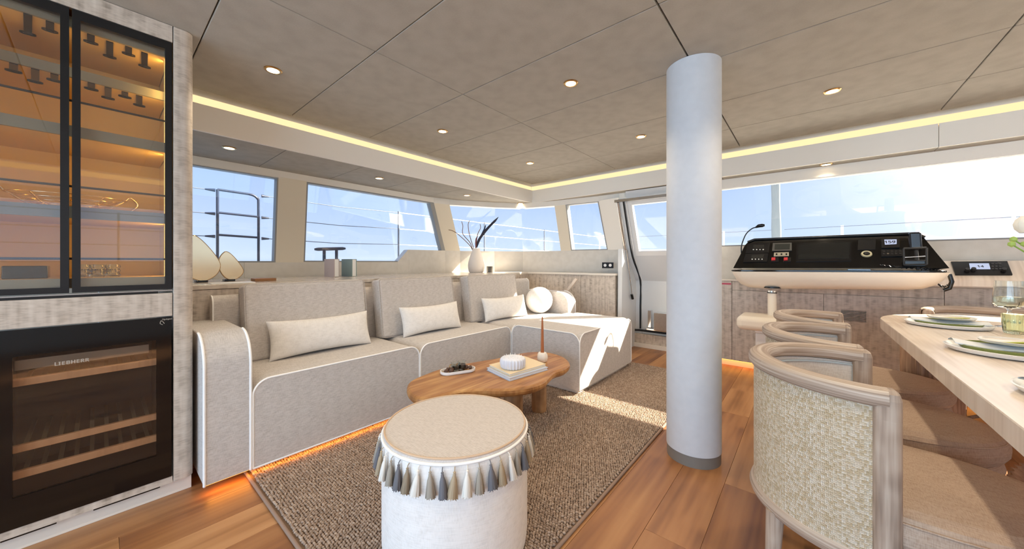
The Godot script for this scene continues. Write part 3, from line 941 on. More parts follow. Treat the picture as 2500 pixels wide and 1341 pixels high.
func outside() -> void:
	var sea := PlaneMesh.new()
	sea.size = Vector2(6000, 6000)
	var so := MeshInstance3D.new()
	so.name = numbered("sea")
	so.mesh = sea
	var sm := mat(rgb8(96, 128, 156), 0.15)
	so.material_override = sm
	add_child(so)
	so.position = Vector3(0, -1.7, 0)
	tag(so, "calm blue grey sea far outside the windows", "sea", "", "stuff")
	struct(bx(Vector3(-5.0, 0.86, -10.6), Vector3(-3.86, 0.90, 3.2)), "side_deck", M.deck)
	struct(bx(Vector3(2.92, 0.86, -10.6), Vector3(4.06, 0.90, 3.2)), "side_deck", M.deck)
	struct(bx(Vector3(-3.85, 0.86, -10.4), Vector3(2.91, 0.90, -4.62)), "fore_deck", M.deck)
	struct(bx(Vector3(-3.8, -0.08, 2.79), Vector3(2.9, -0.02, 6.2)), "cockpit_floor", M.deck)
	# boarding gate of dark tube beside the first port window
	var X := -4.7
	var g := thing("boarding_gate", "dark tubular boarding gate with two cross rails outside the port window", "gate", on_x(580, 640, X) * Vector3(1, 0, 1) + Vector3(0, 0.9, 0))
	var zl := on_x(531, 550, X).z
	var zr := on_x(631, 550, X).z
	var yt := on_x(531, 463, X).y
	var path := [Vector3(X, 0.9, zl), Vector3(X, yt, zl)]
	part(tb(path, 0.013, 10), "gate_post", M.navy, g)
	path = spline([Vector3(X, yt, zl), Vector3(X, yt - 0.005, (zl + zr) / 2), Vector3(X, yt - 0.012, zr + 0.06), Vector3(X, yt - 0.05, zr + 0.008), Vector3(X, yt - 0.12, zr), Vector3(X, 0.9, zr)], 5)
	part(tb(path, 0.013, 10), "hoop", M.navy, g)
	for py in [519.0, 573.5]:
		var y := on_x(531, py, X).y
		part(tb([Vector3(X, y, zl), Vector3(X, y - 0.01, zr)], 0.012, 8), "cross_rail", M.navy, g)
	part(rbx(Vector3(X - 0.02, 0.9, zr - 0.02), Vector3(X + 0.02, 0.98, zr + 0.02), 0.008), "foot", M.navy, g)
	# lifelines with stanchions, port
	var hs := [1.80, 1.556, 1.32]
	var stz := []
	for px in [973.0, 1183.0, 1329.0]: stz.append(on_x(px, 600, X).z)
	for k in 3:
		var w := thing("lifeline", ["upper", "middle", "lower"][k] + " steel lifeline wire running forward along the port rail", "wire", Vector3(X, hs[k], -4))
		part(tb([Vector3(X, hs[k], zr - 0.1), Vector3(X, hs[k] - 0.02, (zr + stz[0]) / 2), Vector3(X, hs[k], stz[0])], 0.005, 6), "strand", M.wire, w)
		part(tb([Vector3(X, hs[k], stz[0]), Vector3(X, hs[k], -10.2)], 0.006, 6), "sheathed_strand", M.wire_white, w)
		part(tb([Vector3(X, hs[k], zr - 0.03), Vector3(X, hs[k], zr - 0.1)], [0.018, 0.008], 8), "end_fitting", M.navy, w)
		w = thing("lifeline", ["upper", "middle", "lower"][k] + " steel lifeline wire running aft from the boarding gate", "wire", Vector3(X, hs[k], 0))
		part(tb([Vector3(X, hs[k], zl + 0.1), Vector3(X, hs[k], 3.0)], 0.005, 6), "strand", M.wire, w)
		part(tb([Vector3(X, hs[k], zl + 0.02), Vector3(X, hs[k], zl + 0.1)], [0.018, 0.008], 8), "end_fitting", M.navy, w)
	for z in stz:
		solo(tb([Vector3(X, 0.9, z), Vector3(X, 1.82, z)], 0.014, 8), "stanchion", M.wire, "slim steel stanchion carrying the port lifelines", "stanchion", "stanchions along the port rail")
	# mooring cleat
	var cl := thing("mooring_cleat", "dark steel mooring cleat on two legs outside the port window", "cleat", Vector3(-4.25, 0.9, on_x(805, 620, -4.25).z))
	var c0 := on_x(768, 609, -4.25); var c1 := on_x(843, 607, -4.25)
	part(tb([c0, c0.lerp(c1, 0.1), c0.lerp(c1, 0.9), c1], [0.012, 0.020, 0.020, 0.012], 10), "crossbar", M.navy, cl)
	for f in [0.3, 0.7]:
		var p := c0.lerp(c1, f)
		part(tb([p, Vector3(p.x, 0.9, p.z)], 0.018, 8), "leg", M.navy, cl)
	# bow: cross line, stanchions, pulpit, furled sail
	var bow := -10.1
	wire("lifeline", Vector3(-4.7, 1.80, -10.2), Vector3(-0.55, 1.80, bow), 0.006, M.wire, "steel lifeline wire crossing the bow port of the furled sail", "wire")
	wire("lifeline", Vector3(-0.40, 1.80, bow), Vector3(4.0, 1.80, -9.6), 0.006, M.wire, "steel lifeline wire crossing the bow beyond the helm windscreen", "wire")
	for q in [[-1.6, bow], [0.56, bow], [2.6, -9.74]]:
		solo(tb([Vector3(q[0], 0.88, q[1]), Vector3(q[0], 1.83, q[1])], 0.022, 8), "stanchion", M.wire_white, "white stanchion post on the bow rail", "stanchion", "stanchions across the bow")
	var pu := thing("pulpit_frame", "white A-shaped tubular frame on the port bow", "frame", Vector3(-4.4, 0.88, -9.2))
	for s in [-1.0, 1.0]:
		part(tb([Vector3(-4.4 + 0.16 * s, 0.88, -9.2), Vector3(-4.4 + 0.09 * s, 1.80, -9.2)], 0.02, 8), "leg", M.wire_white, pu)
	part(tb([Vector3(-4.49, 1.80, -9.2), Vector3(-4.31, 1.80, -9.2)], 0.02, 8), "crossbar", M.wire_white, pu)
	part(tb([Vector3(-4.53, 1.25, -9.2), Vector3(-4.27, 1.25, -9.2)], 0.014, 8), "crossbar", M.wire_white, pu)
	var sail := MB.new()
	var pp := []
	var rr := []
	for k in 14:
		pp.append(Vector3(-0.48 - 0.006 * k, 1.25 + 0.5 * k, -9.0 + 0.02 * k))
		rr.append(0.078 + 0.008 * sin(k * 2.1))
	sail.tube(PackedVector3Array(pp), rr, 14)
	var fs := thing("furled_sail", "grey white furled headsail rolled on its stay at the bow", "sail", Vector3(-0.48, 0.9, -9.0))
	part(sail, "roll", mat(rgb8(126, 136, 140), 0.8), fs)
	part(tb([Vector3(-0.48, 0.9, -9.0), Vector3(-0.48, 1.28, -9.0)], 0.045, 12), "furling_drum", M.wire, fs)
	# starboard rail, mirrored in the cabinet glass
	for k in 3:
		wire("lifeline", Vector3(3.76, hs[k], 3.0), Vector3(3.76, hs[k], -9.5), 0.006, M.wire, ["upper", "middle", "lower"][k] + " steel lifeline wire along the starboard rail", "wire")
	for z in [1.9, -0.2, -2.2, -4.2]:
		solo(tb([Vector3(3.76, 0.9, z), Vector3(3.76, 1.82, z)], 0.014, 8), "stanchion", M.wire, "slim steel stanchion carrying the starboard lifelines", "stanchion", "stanchions along the starboard rail")

func tall_cabinet() -> void:
	var X := -2.17
	var zc := on_x(421, 500, X).z      # seam between doors and end column
	var zg := on_x(172.5, 400, X).z    # gap between the two glass doors
	var zend := 1.3
	var t := thing("tall_cabinet", "tall pale veneered built-in cabinet with two black-framed glass doors", "cabinet", Vector3(X - 0.25, 0, 0.4))
	part(poly_panels(rrect(Vector2(-2.86, -0.285), Vector2(X, zc - 0.003), [0.0, 0.035, 0.002, 0.0], 6), 0.066, 2.108), "end_column", M.veneer, t)
	part(bx(Vector3(X - 0.02, 2.035, zc), Vector3(X, 2.108, zend)), "top_strip", M.veneer, t)
	part(rbx(Vector3(X - 0.02, 0.811, zc), Vector3(X, 0.914, zend), 0.002), "drawer_front", M.veneer, t)
	part(bx(Vector3(X - 0.018, 0.914, zc + 0.045), Vector3(X - 0.004, 0.924, zend)), "handle_strip", M.black_metal, t)
	part(bx(Vector3(X - 0.018, 0.924, zc), Vector3(X - 0.002, 0.928, zend)), "edge_strip", M.steel, t)
	part(bx(Vector3(X - 0.02, 0.066, zc), Vector3(X, 0.094, zend)), "bottom_strip", M.veneer, t)
	part(bx(Vector3(-2.66, 0.0, -0.28), Vector3(X - 0.03, 0.066, zend)), "plinth", M.pale, t)
	for q in [[0.0, 138.0], [228.0, 391.0]]:
		var a := on_x(q[0], 1200, X).z; var b := on_x(q[1], 1200, X).z
		part(bx(Vector3(X - 0.03, 0.060, b), Vector3(X - 0.002, 0.0655, a)), "vent_slot", M.black, t)
	# carcass
	part(bx(Vector3(-2.64, 0.93, -0.21), Vector3(-2.62, 2.10, zend)), "back_panel", M.amber_ply, t)
	part(bx(Vector3(-2.62, 0.93, -0.21), Vector3(X - 0.03, 2.10, zc + 0.005)), "side_panel", M.amber_ply, t)
	part(bx(Vector3(-2.62, 0.93, 0.62), Vector3(X - 0.03, 2.10, 0.64)), "side_panel", M.amber_ply, t)
	part(bx(Vector3(-2.62, 2.06, zc), Vector3(X - 0.03, 2.08, zend)), "top_panel", M.amber_ply, t)
	part(bx(Vector3(-2.64, 0.066, 0.64), Vector3(X - 0.02, 2.10, zend)), "aft_carcass", M.veneer, t)
	var tops := [[47.0, 72.0, X - 0.045], [170.0, 193.0, X - 0.13], [310.0, 336.0, X - 0.045], [500.0, 529.0, X - 0.045], [680.0, 701.0, X - 0.03]]
	var und := []
	for s in tops:
		var fx: float = s[2]
		var px := 193.0 if s[0] != 500.0 else 120.0
		var y1 := on_x(px, s[0], fx).y
		var y0 := on_x(px, s[1], fx).y
		und.append(y0)
		var sh := part(bx(Vector3(-2.62, y0, zc + 0.008), Vector3(fx - 0.012, y1, 0.62)), "shelf", M.amber_ply, t)
		part(bx(Vector3(fx - 0.012, y0, zc + 0.008), Vector3(fx, y1, 0.62)), "edge_band", M.shelf_grey, sh, "grey front edge of the shelf")
		if s[0] < 200.0:
			var list := [[222, 84, 102], [268, 101, 137], [314, 114, 131], [353, 128, 161], [68, 34, 80], [122, 52, 73]] if s[0] < 100.0 else [[223, 202, 216], [264, 213, 238], [305, 224, 235], [340, 233, 256], [33, 154, 172], [86, 168, 198], [133, 180, 195]]
			for w in list:
				var p0 := on_y(w[0], w[1], y0); var p1 := on_y(w[0], w[2], y0)
				var dd := Vector3(0, 0, 0.010)
				part(hx(p0 + dd, p0 - dd, p1 - dd, p1 + dd, Vector3(0, -0.004, 0)), "slot", M.black, sh)
				var e := MB.new()
				e.lathe([Vector2(0.021, -0.006), Vector2(0.021, 0.0)], 14, Transform3D(Basis.from_scale(Vector3(0.5, 1, 1)), p1))
				part(e, "slot_cup", M.black, sh)
	# doors
	var y0 := 0.932
	var y1 := 2.032
	for k in 2:
		var za := zc + 0.002 if k == 0 else zg + 0.004
		var zb := zg - 0.003 if k == 0 else zg + 0.29
		var sw := 0.021
		var fr := MB.new()
		fr.box(Vector3(X - 0.022, y0, za), Vector3(X, y1, za + sw)); fr.box(Vector3(X - 0.022, y0, zb - sw), Vector3(X, y1, zb))
		fr.box(Vector3(X - 0.022, y0, za + sw), Vector3(X, y0 + 0.022, zb - sw)); fr.box(Vector3(X - 0.022, y1 - 0.036, za + sw), Vector3(X, y1, zb - sw))
		var dr := part(fr, "door", M.black_metal, t, "black metal door frame")
		for gx in [0.004, 0.016]:
			part(bx(Vector3(X - gx - 0.004, y0 + 0.02, za + sw - 0.002), Vector3(X - gx, y1 - 0.034, zb - sw + 0.002)), "glass", M.cab_glass, dr, "clear glass")
	part(bx(Vector3(X - 0.022, 0.932, zg + 0.30), Vector3(X, 2.032, zend)), "side_door", M.veneer, t)
	for q in [[250.0, 193.0], [457.0, 193.0], [632.0, 195.0]]:
		var y := on_x(q[1], q[0], X - 0.035).y
		part(tb([Vector3(X - 0.035, y, zc + 0.012), Vector3(X - 0.035, y, 0.61)], 0.0045, 8), "rail", M.black_metal, t)
	# upright light strips at both cheeks
	for z in [zc + 0.016, 0.60]:
		var ld := bx(Vector3(X - 0.075, 0.96, z - 0.003), Vector3(X - 0.068, 2.05, z + 0.003))
		part(ld, "led_strip", M.led_cab, t, "glowing light strip")
		area_light("strip_light", Vector3(X - 0.10, 1.5, z + (0.006 if z < 0.3 else -0.006)), Vector3(-0.4, 0, 1 if z < 0.3 else -1), Vector2(0.012, 1.0), Color(1, 0.80, 0.42), 0.13, t)
	# things on the shelves
	var sy := on_x(120, 500, X - 0.045).y
	var wb := thing("wire_bowl", "shallow gold wire bowl with curled handles on a cabinet shelf", "bowl", Vector3(-2.42, sy, 0.08))
	for k in 5:
		var f := 1.0 - 0.16 * k
		var loop := []
		for i in 28:
			var an := TAU * i / 28
			loop.append(Vector3(-2.42 + 0.10 * f * cos(an), sy + 0.062 - 0.014 * k, 0.08 + 0.165 * f * sin(an)))
		part(tb(loop, 0.0022, 6, true), "wire_ring", M.gold, wb)
	for i in 10:
		var an := TAU * i / 10
		part(tb([Vector3(-2.42 + 0.036 * cos(an), sy + 0.003, 0.08 + 0.06 * sin(an)), Vector3(-2.42 + 0.07 * cos(an), sy + 0.025, 0.08 + 0.12 * sin(an)), Vector3(-2.42 + 0.10 * cos(an), sy + 0.062, 0.08 + 0.165 * sin(an))], 0.0025, 6), "rib", M.gold, wb)
	for s in [-1.0, 1.0]:
		part(tb(spline([Vector3(-2.42, sy + 0.062, 0.08 + s * 0.16), Vector3(-2.42, sy + 0.08, 0.08 + s * 0.175), Vector3(-2.42, sy + 0.05, 0.08 + s * 0.20), Vector3(-2.42, sy + 0.02, 0.08 + s * 0.18)], 5), 0.004, 8), "handle", M.gold, wb)
	var by := on_x(195, 680, X - 0.03).y
	for k in 6:
		var zz: float = 0.045 - 0.032 * (k % 3) * 1.35
		var xx := -2.33 - 0.10 * (k / 3)
		var at := Transform3D(Basis.IDENTITY, Vector3(xx, by + 0.0005, zz))
		var mb := MB.new()
		mb.lathe([Vector2(0.001, 0), Vector2(0.020, 0), Vector2(0.0235, 0.008), Vector2(0.019, 0.017), Vector2(0.0235, 0.026), Vector2(0.019, 0.035), Vector2(0.0235, 0.044), Vector2(0.0205, 0.054), Vector2(0.0185, 0.054), Vector2(0.0205, 0.044), Vector2(0.016, 0.035), Vector2(0.0165, 0.008), Vector2(0.001, 0.006)], 18, at)
		solo(mb, "ribbed_glass", M.table_glass, "small clear ribbed glass tumbler on the lowest cabinet shelf", "glass", "ribbed glasses in the cabinet")
	var db := on_x(55, 684, X - 0.08)
	solo(rbx(Vector3(-2.40, by, db.z - 0.055), Vector3(-2.29, by + 0.050, db.z + 0.05), 0.004), "dark_box", M.gloss, "small glossy dark box on the lowest cabinet shelf", "box")
	wine_cooler(zc)

func wine_cooler(zc: float) -> void:
	var X := -2.166
	var t := thing("wine_cooler", "black glass-fronted wine cooler with wooden shelf fronts built into the tall cabinet", "wine cooler", Vector3(-2.4, 0.095, 0.1))
	var z0 := zc + 0.003
	var z1 := 0.60
	var y0 := 0.096
	var y1 := 0.808
	var wz0 := on_x(382, 900, X).z
	var wz1 := on_x(30, 1000, X).z
	var wy1 := on_x(381, 831, X).y
	var wy0 := on_x(382, 1114, X).y
	var fr := MB.new()
	fr.box(Vector3(X - 0.02, y0, z0), Vector3(X, y1, wz0)); fr.box(Vector3(X - 0.02, y0, wz1), Vector3(X, y1, z1))
	fr.box(Vector3(X - 0.02, y0, wz0), Vector3(X, wy0, wz1)); fr.box(Vector3(X - 0.02, wy1, wz0), Vector3(X, y1, wz1))
	var d := part(fr, "door", M.gloss, t, "glossy black door border")
	part(bx(Vector3(X - 0.008, wy0, wz0), Vector3(X - 0.003, wy1, wz1)), "glass", M.cool_glass, d, "dark tinted glass")
	var cv := MB.new()
	var dk := mat(rgb8(72, 62, 52), 0.6)
	cv.box(Vector3(-2.62, wy0 - 0.03, wz0 - 0.02), Vector3(-2.60, wy1 + 0.03, wz1 + 0.05))
	cv.box(Vector3(-2.60, wy0 - 0.03, wz0 - 0.03), Vector3(X - 0.022, wy1 + 0.03, wz0 - 0.015)); cv.box(Vector3(-2.60, wy0 - 0.03, wz1 + 0.03), Vector3(X - 0.022, wy1 + 0.03, wz1 + 0.05))
	cv.box(Vector3(-2.60, wy0 - 0.04, wz0 - 0.02), Vector3(X - 0.022, wy0 - 0.025, wz1 + 0.05)); cv.box(Vector3(-2.60, wy1 + 0.025, wz0 - 0.02), Vector3(X - 0.022, wy1 + 0.04, wz1 + 0.05))
	part(cv, "cavity", dk, t)
	var wood := planar(mat(Color(0.88, 0.70, 0.54), 0.5), M.table.albedo_texture, Vector3(2, 2, 2))
	var rack := mat(rgb8(120, 106, 88), 0.5)
	for s in [[875.0, 891.0], [1009.0, 1024.0], [1061.0, 1077.0]]:
		var ya := on_x(381, s[1], X - 0.04).y
		var yb := on_x(381, s[0], X - 0.04).y
		var sh := part(rbx(Vector3(X - 0.05, ya, wz0 - 0.01), Vector3(X - 0.032, yb, wz1 + 0.02), 0.003), "shelf_front", wood, t, "pale wooden shelf front")
		for k in 9:
			var zz: float = lerpf(wz0, wz1, (k + 0.5) / 9.0)
			part(bx(Vector3(-2.58, ya + 0.004, zz - 0.006), Vector3(X - 0.05, ya + 0.010, zz + 0.006)), "slat", rack, sh)
	part(bx(Vector3(-2.30, on_x(381, 858, X - 0.06).y, wz0 + 0.02), Vector3(X - 0.05, on_x(381, 838, X - 0.06).y, wz1)), "control_bar", mat(rgb8(150, 140, 124), 0.3, 0.6), t)
	# print on the glass
	var face := Basis(Vector3(0, 0, -1), Vector3(0, 1, 0), Vector3(1, 0, 0))
	var ink := mat(rgb8(176, 168, 156), 0.5)
	var c := on_x(176, 884, X + 0.0012)
	lettering("LIEBHERR", 0.0135, Transform3D(face, c), ink, t)
	c = on_x(408, 779.5, X + 0.0012)
	lettering("TipOpen", 0.006, Transform3D(face, c), ink, t)
	var h := on_x(394, 788, X + 0.0008)
	var hand := MB.new()
	hand.tube(PackedVector3Array([h + Vector3(0, -0.010, -0.004), h + Vector3(0, -0.004, 0.004), h + Vector3(0, 0.004, 0.003), h + Vector3(0, 0.007, 0.000)]), 0.0012, 5)
	hand.tube(PackedVector3Array([h + Vector3(0, 0.006, -0.001), h + Vector3(0, 0.002, -0.006), h + Vector3(0, -0.006, -0.009)]), 0.0012, 5)
	hand.tube(PackedVector3Array([h + Vector3(0, 0.008, 0.003), h + Vector3(0, 0.010, 0.000), h + Vector3(0, 0.008, -0.003)]), 0.0008, 5)
	part(hand, "hand_symbol", ink, t)

const SX := -2.05   # sofa front
const SB := -2.695  # sofa back
const AXZ := Basis(Vector3(0, 0, -1), Vector3(0, 1, 0), Vector3(1, 0, 0))  # local x -> -z, y -> y, z -> +x

func seat_block(t: Node3D, z0: float, z1: float) -> void:
	# z0 aft (larger), z1 forward
	var top := 0.475
	var pl := rrect(Vector2(-z0 + 0.003, 0.05), Vector2(-z1 - 0.003, top), [0.0, 0.0, 0.075, 0.075], 8)
	var mb := MB.new()
	mb.slab(pl, [Vector2(0, 0), Vector2(0, SX + 2.62 - 0.004), Vector2(0.004, SX + 2.62)], Transform3D(AXZ, Vector3(-2.62, 0, 0)))
	part(mb, "seat", M.linen, t)
	var path := []
	for p in pl: path.append(Vector3(SX - 0.002, p.y, -p.x))
	path.append(path[0])
	part(tb(path, 0.0055, 6), "piping", M.piping, t, "cream piping")

func back_block(t: Node3D, z0: float, z1: float) -> void:
	var pl := rrect(Vector2(SB, 0.30), Vector2(-2.60, 0.855), [0.0, 0.0, 0.05, 0.02], 6)
	var mb := MB.new()
	mb.prism(pl, z0 - z1 - 0.006, Transform3D(Basis.IDENTITY, Vector3(0, 0, z1 + 0.003)))
	part(mb, "backrest", M.linen, t)
	for z in [z0 - 0.003, z1 + 0.003]:
		var path := []
		for p in pl:
			if p.x > SB + 0.03: path.append(Vector3(p.x, p.y, z))
		part(tb(path, 0.004, 6), "piping", M.piping, t, "cream piping")

func arm_block(t: Node3D, z0: float, z1: float, top := 0.715) -> void:
	var pl := rrect(Vector2(SB, 0.05), Vector2(SX, top), [0.0, 0.004, 0.15, 0.03], 10)
	var mb := MB.new()
	mb.prism(pl, z0 - z1, Transform3D(Basis.IDENTITY, Vector3(0, 0, z1)), 0.003)
	part(mb, "armrest", M.linen, t)
	for z in [z0 - 0.002, z1 + 0.002]:
		var path := []
		for p in pl:
			if p.x > SB + 0.04: path.append(Vector3(p.x, p.y, z))
		part(tb(path, 0.0058, 6), "piping", M.piping, t, "cream piping")

func sofa() -> void:
	var g := "sectional sofa modules"
	var t := thing("sofa_module", "taupe linen sofa seat with cream piping and a tall armrest against the cabinet", "sofa", Vector3(-2.35, 0.05, -0.9), g)
	arm_block(t, -0.302, -0.476)
	seat_block(t, -0.480, -1.437)
	back_block(t, -0.42, -1.437)
	t = thing("sofa_module", "taupe linen middle sofa seat without armrests", "sofa", Vector3(-2.35, 0.05, -1.9), g)
	seat_block(t, -1.439, -2.413)
	back_block(t, -1.439, -2.413)
	t = thing("sofa_module", "taupe linen corner sofa seat with rounded armrest beside the front cabinet", "sofa", Vector3(-2.35, 0.05, -2.9), g)
	seat_block(t, -2.415, -3.40)
	back_block(t, -2.415, -3.40)
	arm_block(t, -3.405, -3.565)
	# chaise footstool in front of the corner seat: the top dips at its corners
	t = thing("chaise_ottoman", "large square taupe linen footstool with cream piping pushed against the sofa corner", "ottoman", Vector3(-1.7, 0.05, -2.9))
	var x0 := -2.038; var x1 := -1.35; var z0 := -3.45; var z1 := -2.412
	var top := 0.49
	var r := 0.085
	var cs := func(a: float, b: float, n: int) -> Array:
		var o := []
		for k in n + 1: o.append(a + r * (1 - cos(PI / 2 * k / n)))
		for k in range(1, 6): o.append(lerpf(a + r, b - r, k / 6.0))
		for k in n + 1: o.append(b - r * (1 - cos(PI / 2 * (n - k) / n)))
		return o
	var xs: Array = cs.call(x0, x1, 7)
	var zs: Array = cs.call(z0, z1, 7)
	var ht := func(x: float, z: float) -> float:
		var m := maxf(minf(x - x0, x1 - x), minf(z - z0, z1 - z))
		var h := top
		if m < r: h = top - (r - sqrt(maxf(0.0, r * r - (r - m) * (r - m))))
		return h
	var mb := MB.new()
	var rows := []
	for z in zs:
		var row := PackedVector3Array()
		for x in xs: row.append(Vector3(x, ht.call(x, z), z))
		rows.append(row)
	mb.grid(rows, false, true)
	for side in 4:
		var list: Array = xs if side < 2 else zs
		for k in list.size() - 1:
			var p := Vector3(list[k], 0, z1 if side == 0 else z0) if side < 2 else Vector3(x1 if side == 2 else x0, 0, list[k])
			var q := Vector3(list[k + 1], 0, p.z) if side < 2 else Vector3(p.x, 0, list[k + 1])
			var py: float = ht.call(p.x, p.z)
			var qy: float = ht.call(q.x, q.z)
			var lo := Vector3(0, 0.05, 0)
			if side == 0 or side == 3: mb.quad(p + lo, q + lo, q + Vector3(0, qy, 0), p + Vector3(0, py, 0))
			else: mb.quad(q + lo, p + lo, p + Vector3(0, py, 0), q + Vector3(0, qy, 0))
	mb.quad(Vector3(x0, 0.05, z0), Vector3(x1, 0.05, z0), Vector3(x1, 0.05, z1), Vector3(x0, 0.05, z1))
	part(mb, "body", M.linen, t)
	var pa := [Vector3(x0, 0.06, z1)]
	for x in xs: pa.append(Vector3(x, ht.call(x, z1), z1))
	part(tb(pa, 0.0045, 6), "piping", M.piping, t, "cream piping")
	pa = [Vector3(x1, 0.052, z1)]
	var zr := zs.duplicate(); zr.reverse()
	for z in zr: pa.append(Vector3(x1, ht.call(x1, z), z))
	pa.append(Vector3(x1, 0.06, z0))
	part(tb(pa, 0.0045, 6), "piping", M.piping, t, "cream piping")
	part(bx(Vector3(x0 + 0.04, 0.012, z0 + 0.04), Vector3(x1 - 0.03, 0.05, z1 - 0.03)), "base", M.pale, t)
	# big back cushions
	var zc := [[-0.545, -1.275], [-1.385, -2.115], [-2.30, -3.03]]
	var lab := ["large taupe square-edged back cushion on the sofa seat nearest the tall cabinet", "large taupe square-edged back cushion on the middle sofa seat", "large taupe square-edged back cushion on the corner sofa seat"]
	for k in 3:
		var w: float = zc[k][0] - zc[k][1]
		var b := Basis(Vector3(0, 0, 1), deg_to_rad(9.0))
		var mid := Vector3(-2.535, 0.69, (zc[k][0] + zc[k][1]) / 2)
		mb = MB.new()
		mb.rbox(Vector3(0.12, 0.455, w), 0.022, Transform3D(b, mid), 3)
		var c := thing("back_cushion", lab[k], "cushion", mid - Vector3(0, 0.21, 0), "sofa back cushions")
		part(mb, "cover", M.cushion, c)
		for s in [-1.0, 1.0]:
			var path := []
			for q in rrect(Vector2(-0.2255, -w / 2 + 0.002), Vector2(0.2255, w / 2 - 0.002), [0.02, 0.02, 0.02, 0.02], 3):
				path.append(Transform3D(b, mid) * Vector3(s * 0.0585, q.x, q.y))
			part(tb(path, 0.002, 5, true), "seam", M.cushion, c)
	# lumbar pillows
	var pil := [[-0.635, -1.255, 0.0], [-1.50, -2.085, 0.0], [-2.40, -2.99, -0.10]]
	lab = ["slim white lumbar pillow on the sofa seat nearest the tall cabinet", "slim white lumbar pillow on the middle sofa seat", "slim white lumbar pillow on the corner sofa seat, half in sun"]
	for k in 3:
		var w: float = pil[k][0] - pil[k][1]
		var mid := Vector3(-2.405 + 0.02 * k, 0.588, (pil[k][0] + pil[k][1]) / 2)
		var b := Basis(Vector3(0, 1, 0), PI / 2 + pil[k][2]) * Basis(Vector3(1, 0, 0), deg_to_rad(-16))
		mb = MB.new()
		mb.pillow(w, 0.235, 0.13, Transform3D(b, mid), 0.016, 24, 12)
		solo(mb, "lumbar_pillow", M.cream_linen, lab[k], "pillow", "white lumbar pillows")
	mb = MB.new()
	var pr := []
	for k in 17:
		var an := -PI / 2 + PI * k / 16
		pr.append(Vector2(maxf(0.001, 0.153 * cos(an)), 0.150 * sin(an)))
	mb.lathe(pr, 32, Transform3D(Basis(Vector3(0, 0, 1), 0.5), Vector3(-2.33, 0.622, -3.235)))
	solo(mb, "ball_pillow", M.cream_linen, "round white ball-shaped pillow beside the sofa armrest", "pillow")

